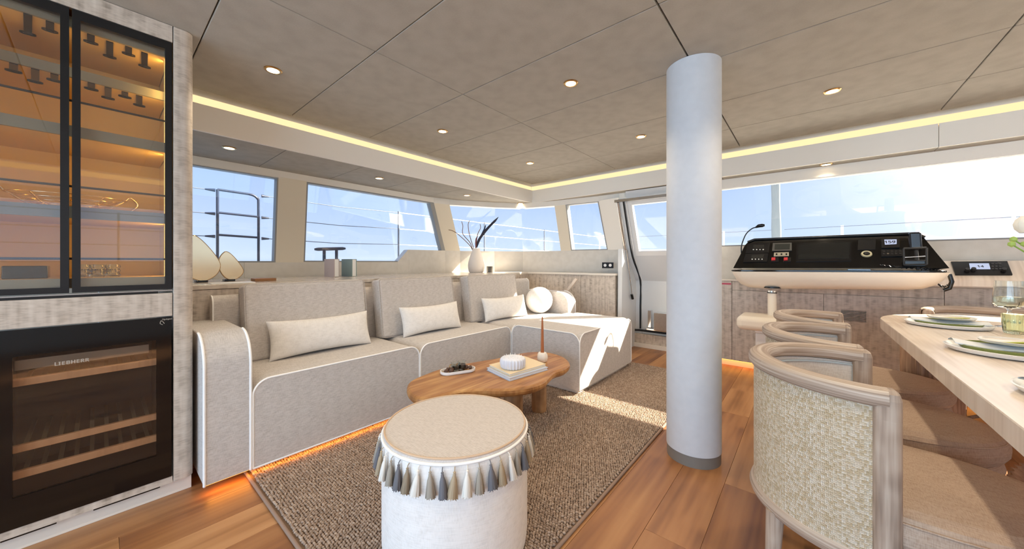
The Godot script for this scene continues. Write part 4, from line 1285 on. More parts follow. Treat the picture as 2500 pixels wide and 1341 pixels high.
func side_units() -> void:
	# sideboard behind the sofa
	var t := thing("sideboard", "long low veneered sideboard running behind the sofa under the port windows", "sideboard", Vector3(-3.1, 0, -1.7))
	var zs := [-0.29, -1.05, -1.80, -2.55, -3.27]
	for k in 4:
		part(rbx(Vector3(-2.725, 0.06, zs[k + 1] + 0.0015), Vector3(-2.705, 0.888, zs[k] - 0.0015), 0.002), "front_panel", M.veneer, t)
	part(bx(Vector3(-3.64, 0.06, -3.27), Vector3(-2.73, 0.888, -0.30)), "carcass", M.veneer, t)
	part(rbx(Vector3(-3.645, 0.89, -3.28), Vector3(-2.70, 0.917, -0.287), 0.003), "top", planar(mat(Color(1.12, 1.08, 1.02).clamp(), 0.16), M.veneer.albedo_texture, Vector3(1.4, 1.4, 1.4)), t)
	part(bx(Vector3(-3.5, 0.0, -3.2), Vector3(-2.8, 0.06, -0.30)), "plinth", M.pale, t)
	# L-shaped return under the corner windows
	var u := thing("corner_cabinet", "low veneered corner cabinet with a thin pale ledge beside the front door", "cabinet", Vector3(-2.3, 0, -4.0))
	part(poly_panels(PackedVector2Array([Vector2(-3.59, -3.29), Vector2(-3.00, -3.29), Vector2(-3.00, -3.90), Vector2(-1.72, -3.90), Vector2(-1.72, -4.07), Vector2(-2.5, -4.04), Vector2(-3.08, -3.88), Vector2(-3.36, -3.60), Vector2(-3.59, -3.30)]), 0.895, 0.917), "ledge", M.pale, u)
	var xs := [-3.0]
	for px in [1323.0, 1418.0, 1477.0]: xs.append(on_z(px, 720, -3.92).x)
	xs.append(-1.725)
	for k in 4:
		part(rbx(Vector3(xs[k] + 0.001, 0.05, -3.94), Vector3(xs[k + 1] - 0.001, 0.893, -3.92), 0.002), "front_panel", M.veneer_dark, u)
	part(bx(Vector3(-3.0, 0.05, -4.05), Vector3(-1.735, 0.89, -3.94)), "carcass", M.veneer_dark, u)
	part(bx(Vector3(-3.02, 0.05, -3.94), Vector3(-3.0, 0.89, -3.30)), "side_panel", M.veneer_dark, u)
	part(bx(Vector3(-2.98, 0.0, -4.05), Vector3(-1.75, 0.05, -3.95)), "plinth", M.pale, u)
	# socket plate on the wall panel
	var zp := -4.098
	var s := thing("socket_plate", "black double socket plate with two round white outlets on the wall panel", "socket", on_z(1484, 655, zp))
	var a := on_z(1471, 655, zp); var b := on_z(1498, 655, zp); var c := on_z(1498, 641, zp); var d := on_z(1471, 641, zp)
	part(hx(a + Vector3(0, 0, 0.012), b + Vector3(0, 0, 0.012), c + Vector3(0, 0, 0.012), d + Vector3(0, 0, 0.012), Vector3(0, 0, -0.012)), "plate", M.black, s)
	for px in [1478.5, 1491.0]:
		var p := on_z(px, 648, zp) + Vector3(0, 0, 0.012)
		var mb := MB.new()
		mb.lathe([Vector2(0.001, 0.004), Vector2(0.011, 0.004), Vector2(0.014, 0.006), Vector2(0.019, 0.004), Vector2(0.019, 0.0)], 20, Transform3D(Basis(Vector3(1, 0, 0), PI / 2), p))
		part(mb, "outlet", M.white, s)
	# slanting wooden bar behind the sofa arm
	var p0 := on_z(1383, 713, -3.72); var p1 := on_z(1408, 681, -3.72)
	var mb2 := MB.new()
	var mid := (p0 + p1) / 2 - (p1 - p0) * 0.35
	var dir := (p1 - p0).normalized()
	var bs := Basis(dir.cross(Vector3(0, 0, 1)).normalized(), dir, Vector3(0, 0, 1))
	mb2.rbox(Vector3(0.034, (p1 - p0).length() * 1.7, 0.03), 0.004, Transform3D(bs, mid), 1)
	solo(mb2, "wooden_bar", M.table, "short pale wooden bar leaning up from behind the sofa arm", "bar")
	# gold pebble mirrors
	var Y := 0.917
	pebble([[440, 600], [458, 580], [474, 573], [495, 587], [520, 614], [535, 636], [538, 650], [532, 665], [520, 676], [500, 685], [480, 683], [458, 672], [442, 645]], -3.08, "large gold-rimmed pebble-shaped mirror standing on the sideboard", Y)
	pebble([[535, 625], [543, 615], [551, 611], [562, 616], [576, 630], [588, 646], [594, 658], [590, 669], [578, 678], [565, 681], [552, 678], [541, 668], [534, 655], [531, 640]], -3.14, "small gold-rimmed pebble-shaped mirror standing on the sideboard", Y)
	# papers, leather box, standing books
	var q0 := on_y(560, 693, Y); 
	solo(rbx(Vector3(-2.86, Y, -0.66), Vector3(-2.74, Y + 0.006, -0.44), 0.002), "paper_stack", M.white, "thin stack of white papers lying on the sideboard edge", "papers")
	solo(rbx(Vector3(-3.03, Y, -0.83), Vector3(-2.93, Y + 0.020, -0.70), 0.003), "leather_box", mat(rgb8(150, 106, 66), 0.5), "small flat brown leather box on the sideboard", "box")
	var bk := on_x(822, 671, -3.38)
	book_up(Vector3(-3.38, Y, bk.z + 0.045), mat(rgb8(206, 192, 190), 0.6), "pale pink book standing on the sideboard against a green one")
	bk = on_x(850, 671, -3.38)
	book_up(Vector3(-3.38, Y, bk.z - 0.008), mat(rgb8(152, 176, 172), 0.6), "grey green book standing on the sideboard behind a pink one")
	vase(Y)

func pebble(px: Array, X: float, label: String, Y: float) -> void:
	var pts := []
	var low := 9.0
	for q in px:
		var p := on_x(q[0], q[1], X)
		low = minf(low, p.y)
		pts.append(Vector2(-p.z, p.y))
	for i in pts.size(): pts[i].y += Y + 0.008 - low
	var pl := ring(pts, 4)
	var c := Vector3(X, Y, -pts[0].x)
	var t := thing("pebble_mirror", label, "mirror", c)
	var mb := MB.new()
	mb.slab(pl, [Vector2(0.003, 0), Vector2(0, 0.003), Vector2(0, 0.012), Vector2(0.002, 0.014)], Transform3D(AXZ, Vector3(X, 0, 0)))
	part(mb, "rim", M.brass, t, "thin gold rim")
	mb = MB.new()
	mb.slab(pl, [Vector2(0.004, 0.0141), Vector2(0.0045, 0.0155)], Transform3D(AXZ, Vector3(X, 0, 0)))
	part(mb, "mirror_face", M.gold, t, "warm gold mirror glass")
	var m := 0.0
	for p in pts: m += p.x / pts.size()
	part(rbx(Vector3(X - 0.06, Y, -m - 0.03), Vector3(X + 0.02, Y + 0.014, -m + 0.03), 0.003), "foot", M.black, t)

func book_up(at: Vector3, m: Material, label: String) -> void:
	var t := thing("book", label, "book", at)
	var h := 0.165
	part(bx(at + Vector3(-0.11, 0, -0.022), at + Vector3(0.11, h, -0.018)), "cover", m, t)
	part(bx(at + Vector3(-0.11, 0, 0.018), at + Vector3(0.11, h, 0.022)), "cover", m, t)
	part(bx(at + Vector3(-0.11, 0, -0.018), at + Vector3(-0.106, h, 0.018)), "spine", m, t)
	part(bx(at + Vector3(-0.105, 0.003, -0.0175), at + Vector3(0.106, h - 0.004, 0.0175)), "pages", M.white, t)

func vase(Y: float) -> void:
	var at := Vector3(-3.35, Y, -3.23)
	var mb := MB.new()
	var pr := [Vector2(0.001, 0.0), Vector2(0.085, 0.0), Vector2(0.098, 0.012), Vector2(0.108, 0.055), Vector2(0.110, 0.095), Vector2(0.104, 0.14), Vector2(0.088, 0.195), Vector2(0.070, 0.245), Vector2(0.055, 0.285), Vector2(0.049, 0.312), Vector2(0.050, 0.318), Vector2(0.043, 0.318), Vector2(0.040, 0.29), Vector2(0.060, 0.20), Vector2(0.001, 0.10)]
	mb.lathe(pr, 40, Transform3D(Basis.IDENTITY, at))
	solo(mb, "vase", mat(rgb8(238, 230, 222), 0.55), "white bottle-shaped ceramic vase on the sideboard corner", "vase")
	# twigs and leaves, traced on the upright plane through the vase, then given depth
	var nn := Vector3(0.72, 0, 0.69)
	var mouth := at + Vector3(0, 0.27, 0)
	var tw := mat(rgb8(132, 100, 76), 0.8)
	var sets := [[[1152, 607], [1138, 590], [1118, 572], [1106, 564], [1095, 561]], [[1153, 607], [1147, 592], [1132, 575], [1129, 566], [1130, 552], [1127, 541]], [[1156, 606], [1151, 590], [1145, 568], [1143, 548], [1147, 539]], [[1162, 606], [1163, 590], [1167, 570], [1173, 558], [1172, 548]]]
	var labs := ["thin brown dried twig spreading widest from the white vase", "thin brown dried twig with a hooked tip in the white vase", "thin brown dried twig standing straightest in the white vase", "short brown dried twig in front of the dark leaves in the white vase"]
	for k in 4:
		var pts := [mouth + Vector3(0, -0.12, 0)]
		for q in sets[k]: pts.append(on_p(q[0], q[1], at, nn) + nn * (0.012 * (k - 1)))
		var path := spline(pts, 4)
		var rr := []
		for i in path.size(): rr.append(lerpf(0.0055, 0.004, float(i) / path.size()))
		solo(tb(path, rr, 7), "dried_twig", tw, labs[k], "twig")
	leaf([[1161, 606], [1168, 588], [1182, 568], [1196, 552], [1208, 540], [1217, 530]], [0.012, 0.030, 0.036, 0.030, 0.030, 0.002], mat(rgb8(38, 34, 52), 0.5), at, nn, 0.012, "long dark purple leaf rising from the white vase")
	leaf([[1164, 605], [1170, 588], [1178, 570], [1184, 556], [1186, 548]], [0.010, 0.022, 0.024, 0.018, 0.004], mat(rgb8(34, 66, 102), 0.5), at, nn, -0.010, "blue leaf behind the purple leaf in the white vase")
	leaf([[1162, 606], [1162, 594], [1163, 584], [1166, 577]], [0.014, 0.022, 0.020, 0.004], mat(rgb8(112, 54, 44), 0.5), at, nn, 0.03, "short rust red leaf low in the white vase")
	# small smoked glass candle cup
	var gp := at + Vector3(0.16, 0, -0.09)
	var t := thing("candle_cup", "small smoked glass candle cup in a dark metal holder beside the white vase", "candle holder", gp)
	mb = MB.new()
	mb.lathe([Vector2(0.001, 0.003), Vector2(0.030, 0.003), Vector2(0.032, 0.075), Vector2(0.030, 0.075), Vector2(0.028, 0.008), Vector2(0.001, 0.008)], 20, Transform3D(Basis.IDENTITY, gp))
	part(mb, "cup", pane(Color(0.25, 0.22, 0.2), 0.45), t)
	for k in 4:
		var an := PI / 4 + PI / 2 * k
		var e := Vector3(0.036 * cos(an), 0, 0.036 * sin(an))
		part(tb([gp + e, gp + e + Vector3(0, 0.08, 0)], 0.003, 6), "upright", M.dark, t)
	for y in [0.004, 0.078]:
		var lp := []
		for k in 20: lp.append(gp + Vector3(0.036 * cos(TAU * k / 20), y, 0.036 * sin(TAU * k / 20)))
		part(tb(lp, 0.003, 6, true), "hoop", M.dark, t)

func leaf(px: Array, wd: Array, m: StandardMaterial3D, at: Vector3, nn: Vector3, off: float, label: String) -> void:
	var pts := []
	for q in px: pts.append(on_p(q[0], q[1], at, nn) + nn * off)
	var path := spline(pts, 4)
	var side := Vector3.UP.cross(nn).normalized()
	var rows := []
	for i in path.size():
		var f := float(i) / (path.size() - 1) * (wd.size() - 1)
		var w: float = lerpf(wd[int(f)], wd[mini(int(f) + 1, wd.size() - 1)], f - int(f)) / 2
		var d: Vector3 = (path[mini(i + 1, path.size() - 1)] - path[maxi(i - 1, 0)]).normalized()
		var s := nn.cross(d).normalized()
		var c: Vector3 = path[i]
		var row := PackedVector3Array()
		for k in 10:
			var an := TAU * k / 10
			row.append(c + s * w * cos(an) + nn * (0.004 * sin(an) + 0.35 * w * cos(an) * cos(an)))
		rows.append(row)
	var mb := MB.new()
	mb.grid(rows, true, false)
	solo(mb, "leaf", m, label, "leaf")

func front_units() -> void:
	# helm cabinet along the windscreen
	var t := thing("helm_cabinet", "long veneered cabinet under the windscreen with doors and a louvred vent", "cabinet", Vector3(0.5, 0, -4.12))
	var Z := -4.10
	part(rbx(Vector3(-0.76, 0.864, -4.195), Vector3(2.0, 0.878, -4.09), 0.002), "top", M.pale, t)
	part(bx(Vector3(-0.75, 0.07, -4.19), Vector3(1.98, 0.86, Z - 0.02)), "carcass", M.veneer_dark, t)
	part(bx(Vector3(-0.75, 0.0, -4.19), Vector3(1.98, 0.07, -4.17)), "plinth", M.pale, t)
	var v0 := 0.221; var v1 := 0.374; var w0 := 0.552; var w1 := 0.646
	part(rbx(Vector3(-0.75, 0.07, Z - 0.02), Vector3(-0.5785, 0.862, Z), 0.0015), "side_panel", M.veneer_dark, t)
	part(rbx(Vector3(-0.5755, 0.776, Z - 0.02), Vector3(0.785, 0.862, Z), 0.0015), "drawer_front", M.veneer_dark, t)
	part(rbx(Vector3(-0.5755, 0.07, Z - 0.02), Vector3(0.1085, 0.773, Z), 0.0015), "door", M.veneer_dark, t)
	var dr := part(bx(Vector3(0.1115, 0.07, Z - 0.02), Vector3(0.785, w0, Z)), "door", M.veneer_dark, t)
	part(bx(Vector3(0.1115, w0, Z - 0.02), Vector3(v0, w1, Z)), "door_stile", M.veneer_dark, dr)
	part(bx(Vector3(v1, w0, Z - 0.02), Vector3(0.785, w1, Z)), "door_stile", M.veneer_dark, dr)
	part(bx(Vector3(0.1115, w1, Z - 0.02), Vector3(0.785, 0.773, Z)), "door_rail", M.veneer_dark, dr)
	part(bx(Vector3(v0, w0, Z - 0.019), Vector3(v1, w1, Z - 0.015)), "vent_back", M.black, dr)
	for k in 8:
		var y := lerpf(w0, w1, k / 8.0) + 0.003
		part(bx(Vector3(v0, y, Z - 0.014), Vector3(v1, y + 0.0055, Z - 0.002)), "louvre", M.veneer_dark, dr)
	part(rbx(Vector3(0.788, 0.07, Z - 0.02), Vector3(1.98, 0.862, Z), 0.0015), "door", M.veneer_dark, t)
	part(hx(Vector3(-0.745, 0.826, Z + 0.001), Vector3(-0.585, 0.826, Z + 0.001), Vector3(-0.585, 0.842, Z + 0.001), Vector3(-0.745, 0.842, Z + 0.001), Vector3(0, 0, -0.001)), "red_label", mat(rgb8(196, 70, 96), 0.5), t, "narrow red warning label")
	# radio panel on a pale wedge
	var r := thing("radio_panel", "dark marine radio with lit screen and keypad set in a pale wooden wedge", "radio", Vector3(1.0, 0.878, -4.1))
	var pl := PackedVector2Array([Vector2(-4.19, 0.879), Vector2(-3.98, 0.879), Vector2(-3.98, 0.925), Vector2(-4.11, 1.062), Vector2(-4.19, 1.062)])
	var mb := MB.new()
	mb.prism(pl, 0.50, Transform3D(Basis(Vector3(0, 0, 1), Vector3(0, 1, 0), Vector3(-1, 0, 0)), Vector3(1.17, 0, 0)), 0.003)
	part(mb, "wedge", M.table, r)
	var nn := Vector3(0, 0.13, 0.137).normalized()
	var p0 := Vector3(0, 0.925, -3.98) + nn * 0.001
	var q := func(x: float, y: float) -> Vector3: return on_p(x, y, p0, nn)
	rect_on(q, [2321, 641, 2458, 640, 2471, 673, 2332, 673], nn, 0.010, M.black, "faceplate", r)
	rect_on(q, [2365, 646, 2413, 646, 2417, 660, 2368, 660], nn, 0.0125, M.screen, "screen", r)
	for j in 3:
		for i in 3: rect_on(q, [2419 + 9 * i, 645 + 6 * j, 2425 + 9 * i, 645 + 6 * j, 2426 + 9 * i, 649 + 6 * j, 2420 + 9 * i, 649 + 6 * j], nn, 0.013, M.dark, "key", r)
	for kx in [[2360, 663], [2375, 662], [2449, 663]]:
		mb = MB.new()
		mb.lathe([Vector2(0.012, 0), Vector2(0.011, 0.02), Vector2(0.001, 0.02)], 14, Transform3D(Basis(Quaternion(Vector3.UP, nn)), q.call(kx[0], kx[1]) + nn * 0.010))
		part(mb, "knob", M.dark, r)
	var yv := nn.cross(Vector3.RIGHT).normalized() * -1.0
	yv = (Vector3.UP - nn * nn.y).normalized()
	lettering("14", 0.020, Transform3D(Basis(Vector3.RIGHT, yv, nn), q.call(2392, 653.5) + nn * 0.0128), M.screen_ink, r)

func rect_on(q: Callable, c: Array, nn: Vector3, h: float, m: Material, called: String, parent: Node3D, label := "") -> MeshInstance3D:
	var tl: Vector3 = q.call(c[0], c[1]); var tr: Vector3 = q.call(c[2], c[3]); var br: Vector3 = q.call(c[4], c[5]); var bl: Vector3 = q.call(c[6], c[7])
	return part(hx(bl + nn * h, br + nn * h, tr + nn * h, tl + nn * h, -nn * h), called, m, parent, label)

func helm() -> void:
	var t := thing("helm_console", "black helm instrument console with cream moulded underside overhanging the cabinet", "console", Vector3(0.1, 0.82, -3.85))
	# cream hull: stacked rounded outlines
	var rows := []
	for s in [[0.822, 0.16, -0.14], [0.832, 0.11, -0.08], [0.86, 0.06, -0.04], [0.90, 0.03, -0.015], [0.94, 0.012, -0.004], [0.972, 0.0, 0.0]]:
		var row := PackedVector3Array()
		var ins: float = s[1]
		for p in rrect(Vector2(-0.503 + ins, 3.50 - s[2]), Vector2(0.712 - ins * 0.9, 4.085), [0.09, 0.09, 0.02, 0.02], 8):
			var lift: float = 0.03 * (p.x + 0.5) / 1.2
			row.append(Vector3(p.x, s[0] + lift * clampf((0.972 - s[0]) / 0.12, 0, 1) + 0.012 * (p.x + 0.5) / 1.2, -p.y))
		rows.append(row)
	var mb := MB.new()
	mb.grid(rows, true, false)
	var lo: PackedVector3Array = rows[0]
	var cen := Vector3.ZERO
	for p in lo: cen += p / lo.size()
	for i in lo.size(): mb.tri(cen, lo[(i + 1) % lo.size()], lo[i])
	part(mb, "moulded_base", M.cream, t, "cream moulded underside")
	# black tray and slanted face
	var tr := MB.new()
	var o := rrect(Vector2(-0.50, 3.503), Vector2(0.708, 4.085), [0.09, 0.09, 0.02, 0.02], 8)
	tr.prism(o, 0.013, Transform3D(Basis(Vector3(1, 0, 0), Vector3(0, 0, -1), Vector3(0, 1, 0)), Vector3(0, 0.973, 0)), 0.003)
	var tilt := Transform3D(Basis(Vector3(0, 0, 1), 0.010), Vector3(0, 0.005, 0))
	for i in tr.v.size(): tr.v[i] = tilt * tr.v[i]
	part(tr, "tray", M.gloss, t)
	var A := Vector3(0, 0.995, -3.64)
	var B := Vector3(0, 1.235, -3.86)
	var dirp := (B - A).normalized()
	var nn := Vector3(0, dirp.z * -1.0, dirp.y)
	var pa := A
	var q := func(x: float, y: float) -> Vector3: return on_p(x, y, pa, nn)
	# body of the instrument pod: outline traced on the slanted face, taken back to the windscreen
	var out2 := [q.call(1790, 655), q.call(1806, 625), q.call(1818, 600), q.call(1828, 589), q.call(1842, 586), q.call(2050, 578), q.call(2235, 571), q.call(2252, 576), q.call(2262, 588), q.call(2290, 622), q.call(2318, 655)]
	mb = MB.new()
	var m := out2.size()
	var back := []
	for p in out2: back.append(Vector3(p.x * 0.98 + 0.002, maxf(p.y - 0.03, 0.99), -4.08))
	var f := PackedVector2Array()
	for p in out2: f.append(Vector2(p.x, p.y))
	var ti := Geometry2D.triangulate_polygon(f)
	for i in ti.size() / 3:
		var a: Vector3 = out2[ti[i * 3]]; var b: Vector3 = out2[ti[i * 3 + 1]]; var c: Vector3 = out2[ti[i * 3 + 2]]
		if (b - a).cross(c - a).dot(nn) > 0: mb.tri(a, b, c)
		else: mb.tri(a, c, b)
	for i in m - 1: mb.quad(out2[i], out2[i + 1], back[i + 1], back[i])
	part(mb, "instrument_pod", M.gloss, t)
	# brow along the top edge
	var brow := []
	for p in [[1826, 592], [1842, 586], [2050, 578], [2235, 571], [2256, 580]]: brow.append(q.call(p[0], p[1]) + nn * 0.004)
	part(tb(brow, 0.011, 8), "brow", M.black, t)
	# instruments
	var face := mat(rgb8(20, 20, 22), 0.3)
	var dim := mat(rgb8(52, 52, 50), 0.15)
	rect_on(q, [1825, 596, 1880, 594, 1877, 618, 1820, 620], nn, 0.006, face, "gauge", t)
	rect_on(q, [1841, 600, 1866, 599, 1865, 608, 1838, 609], nn, 0.008, dim, "gauge_screen", t)
	rect_on(q, [1820, 621, 1876, 619, 1873, 640, 1814, 641], nn, 0.006, face, "gauge", t)
	rect_on(q, [1836, 624, 1864, 623, 1863, 632, 1834, 633], nn, 0.008, dim, "gauge_screen", t)
	for k in 4:
		rect_on(q, [1838 + 8 * k, 610, 1841 + 8 * k, 610, 1841 + 8 * k, 612, 1838 + 8 * k, 612], nn, 0.008, M.white, "button", t)
		rect_on(q, [1835 + 8 * k, 633.5, 1838 + 8 * k, 633.5, 1838 + 8 * k, 635.5, 1835 + 8 * k, 635.5], nn, 0.008, M.white, "button", t)
	rect_on(q, [1887, 595, 1933, 594, 1933, 613, 1885, 614], nn, 0.007, mat(rgb8(90, 88, 84), 0.4), "plotter", t)
	rect_on(q, [1892, 598, 1929, 597, 1928, 610, 1891, 611], nn, 0.009, mat(rgb8(60, 62, 58), 0.12), "plotter_screen", t)
	rect_on(q, [1890, 618, 1926, 617, 1926, 626, 1889, 627], nn, 0.006, mat(rgb8(178, 170, 150), 0.4), "switch_plate", t)
	for k in 3: rect_on(q, [1894 + 12 * k, 621, 1898 + 12 * k, 621, 1898 + 12 * k, 624, 1894 + 12 * k, 624], nn, 0.010, M.black, "switch", t)
	var red := mat(rgb8(214, 60, 66), 0.4)
	for px in [1887.0, 1917.0]:
		rect_on(q, [px - 4, 631, px + 14, 630, px + 14, 640, px - 5, 641], nn, 0.005, face, "breaker", t)
		rect_on(q, [px - 3, 631.5, px + 6, 631, px + 6, 637.5, px - 3.5, 638], nn, 0.013, red, "breaker_knob", t, "red rotary knob")
	rect_on(q, [1945, 594, 2079, 588, 2078, 638, 1943, 640], nn, 0.004, mat(rgb8(24, 24, 26), 0.1), "display", t)
	rect_on(q, [1950, 598, 2074, 592, 2072, 632, 1949, 634], nn, 0.0055, mat(rgb8(34, 36, 36), 0.08), "display_screen", t)
	rect_on(q, [2095, 587, 2138, 586, 2137, 610, 2094, 611], nn, 0.004, face, "compass_display", t)
	var dc: Vector3 = q.call(2115.5, 621)
	var dial := Transform3D(Basis(Quaternion(Vector3.UP, nn)), dc)
	mb = MB.new()
	mb.lathe([Vector2(0.018, 0.004), Vector2(0.019, 0.009), Vector2(0.029, 0.009), Vector2(0.031, 0.0)], 24, dial)
	part(mb, "dial_ring", mat(rgb8(206, 196, 160), 0.4), t)
	mb = MB.new()
	mb.lathe([Vector2(0.016, 0.0), Vector2(0.013, 0.016), Vector2(0.001, 0.017)], 18, dial)
	part(mb, "dial_knob", M.dark, t)
	rect_on(q, [2151, 584, 2196, 583, 2196, 606, 2152, 608], nn, 0.010, face, "autopilot", t)
	rect_on(q, [2158.5, 588, 2188.5, 587.5, 2188.5, 598.5, 2160, 600], nn, 0.0125, M.screen, "autopilot_screen", t)
	var yv := dirp
	lettering("159", 0.027, Transform3D(Basis(Vector3.RIGHT, yv, nn), q.call(2172, 594) + nn * 0.0128), M.screen_ink, t)
	lettering("o", 0.010, Transform3D(Basis(Vector3.RIGHT, yv, nn), q.call(2184, 591) + nn * 0.0128), M.screen_ink, t)
	rect_on(q, [2151, 611, 2204, 611, 2204, 627, 2152, 628], nn, 0.008, face, "keypad", t)
	for j in 2:
		for i in 5: rect_on(q, [2155 + 10 * i, 614 + 6 * j, 2160 + 10 * i, 614 + 6 * j, 2160 + 10 * i, 617 + 6 * j, 2155 + 10 * i, 617 + 6 * j], nn, 0.010, mat(rgb8(120, 108, 90), 0.5) if i == 1 and j == 1 else M.dark, "key", t)
	# throttle lever and its cradle
	var ty := 0.992
	var th := thing("engine_throttle", "black engine throttle lever standing in a square framed cradle on the console", "throttle", Vector3(0.38, ty, -3.60))
	var pz := -3.60
	var f0 := on_z(2206, 607, pz); var f1 := on_z(2262, 605, pz); var f2 := on_z(2262, 646, pz); var f3 := on_z(2207, 647, pz)
	for e in [[f0, f1], [f1, f2], [f2, f3], [f3, f0]]: part(tb(e, 0.006, 8), "cradle_bar", M.dark, th)
	part(tb([f0.lerp(f3, 0.55), f1.lerp(f2, 0.5)], 0.004, 8), "cross_bar", M.steel, th)
	part(rbx(f3 + Vector3(0.0, -0.014, -0.06), f2 + Vector3(0.0, 0.03, 0.0), 0.008), "cradle_base", M.black, th)
	var h0 := on_z(2236, 608, -3.66); var h1 := on_z(2233, 570, -3.66)
	mb = MB.new()
	var dv := (h1 - h0)
	mb.rbox(Vector3(0.058, dv.length() * 1.15, 0.04), 0.012, Transform3D(Basis(Vector3.RIGHT, dv.normalized(), Vector3.RIGHT.cross(dv.normalized())), (h0 + h1) / 2), 2)
	part(mb, "lever", M.black, th)
	part(tb([h0 + Vector3(0, 0.01, 0), Vector3(h0.x + 0.005, 1.0, -3.63)], 0.010, 8), "lever_stem", M.dark, th)
	# coiled cord hanging over the right edge
	var cord := thing("handset_cord", "coiled black handset cord drooping over the right end of the console", "cord", Vector3(0.66, 0.95, -3.7))
	var cp := [Vector3(0.40, 1.03, -3.63), Vector3(0.50, 1.015, -3.64), Vector3(0.60, 1.005, -3.66), Vector3(0.68, 1.00, -3.70), Vector3(0.725, 0.97, -3.72), Vector3(0.735, 0.91, -3.72), Vector3(0.71, 0.885, -3.73), Vector3(0.69, 0.90, -3.74)]
	var cs := spline(cp, 14)
	var coil := []
	for i in cs.size():
		var an := i * 1.9
		coil.append(cs[i] + Vector3(0.2 * sin(an), cos(an), 0.6 * sin(an)) * 0.006)
	part(tb(coil, 0.0028, 5), "coil", M.black, cord)
	part(tb([Vector3(0.735, 0.97, -3.72), Vector3(0.745, 0.92, -3.715), Vector3(0.735, 0.875, -3.715), Vector3(0.71, 0.86, -3.72)], 0.012, 8), "loop", M.black, cord)
	# pen tray items
	solo(rbx(Vector3(0.225, 0.992, -3.575), Vector3(0.345, 1.0, -3.545), 0.003), "flat_pen", mat(rgb8(120, 140, 160), 0.2, 0.5), "slim grey blue pen lying in the console tray", "pen")
	solo(rbx(Vector3(0.36, 0.990, -3.60), Vector3(0.50, 0.998, -3.53), 0.003), "black_remote", M.dark, "flat black remote lying in the console tray under the throttle", "remote")
	# gooseneck chart lamp
	var gl := thing("gooseneck_lamp", "black gooseneck chart lamp rising from the left end of the console", "lamp", q.call(1810, 604))
	var g0 := on_z(1810, 603, -3.92); var gp := [g0 + Vector3(0, -0.06, 0), g0, on_z(1814, 588, -3.92), on_z(1822, 571, -3.92), on_z(1835, 559, -3.92), on_z(1846, 555, -3.92)]
	part(tb(spline(gp, 5), 0.005, 8), "neck", M.black, gl)
	var e0 := on_z(1844, 556, -3.92); var e1 := on_z(1852, 552, -3.92); var e2 := on_z(1867, 550, -3.92)
	part(tb([e0, e1, e1.lerp(e2, 0.6), e2], [0.006, 0.016, 0.017, 0.010], 10), "lamp_head", M.black, gl)
	# folding helm seat on a post under the console
	var st := thing("helm_stool", "cream padded helm stool on a cream post below the console", "stool", Vector3(-0.225, 0, -3.60))
	part(tb([Vector3(-0.222, 0.60, -3.60), Vector3(-0.222, 0.82, -3.60)], 0.031, 20), "post", M.cream, st)
	part(tb([Vector3(-0.222, 0.805, -3.60), Vector3(-0.222, 0.815, -3.60)], 0.033, 20), "collar", M.chrome, st)
	part(tb([Vector3(-0.222, 0.838, -3.60), Vector3(-0.222, 0.848, -3.60)], 0.058, 20), "mounting_plate", M.black, st)
	part(tb([Vector3(-0.222, 0.796, -3.60), Vector3(-0.222, 0.803, -3.60)], 0.034, 20), "collar", M.black, st)
	mb = MB.new()
	mb.rbox(Vector3(0.36, 0.115, 0.34), 0.045, Transform3D(Basis.IDENTITY, Vector3(-0.27, 0.555, -3.56)), 4)
	part(mb, "cushion", M.cream, st)
	part(rbx(Vector3(-0.33, 0.47, -3.66), Vector3(-0.16, 0.50, -3.48), 0.01), "bracket", M.white, st)
	part(rbx(Vector3(-0.33, 0.0, -3.62), Vector3(-0.24, 0.47, -3.52), 0.015), "pedestal", M.white, st)

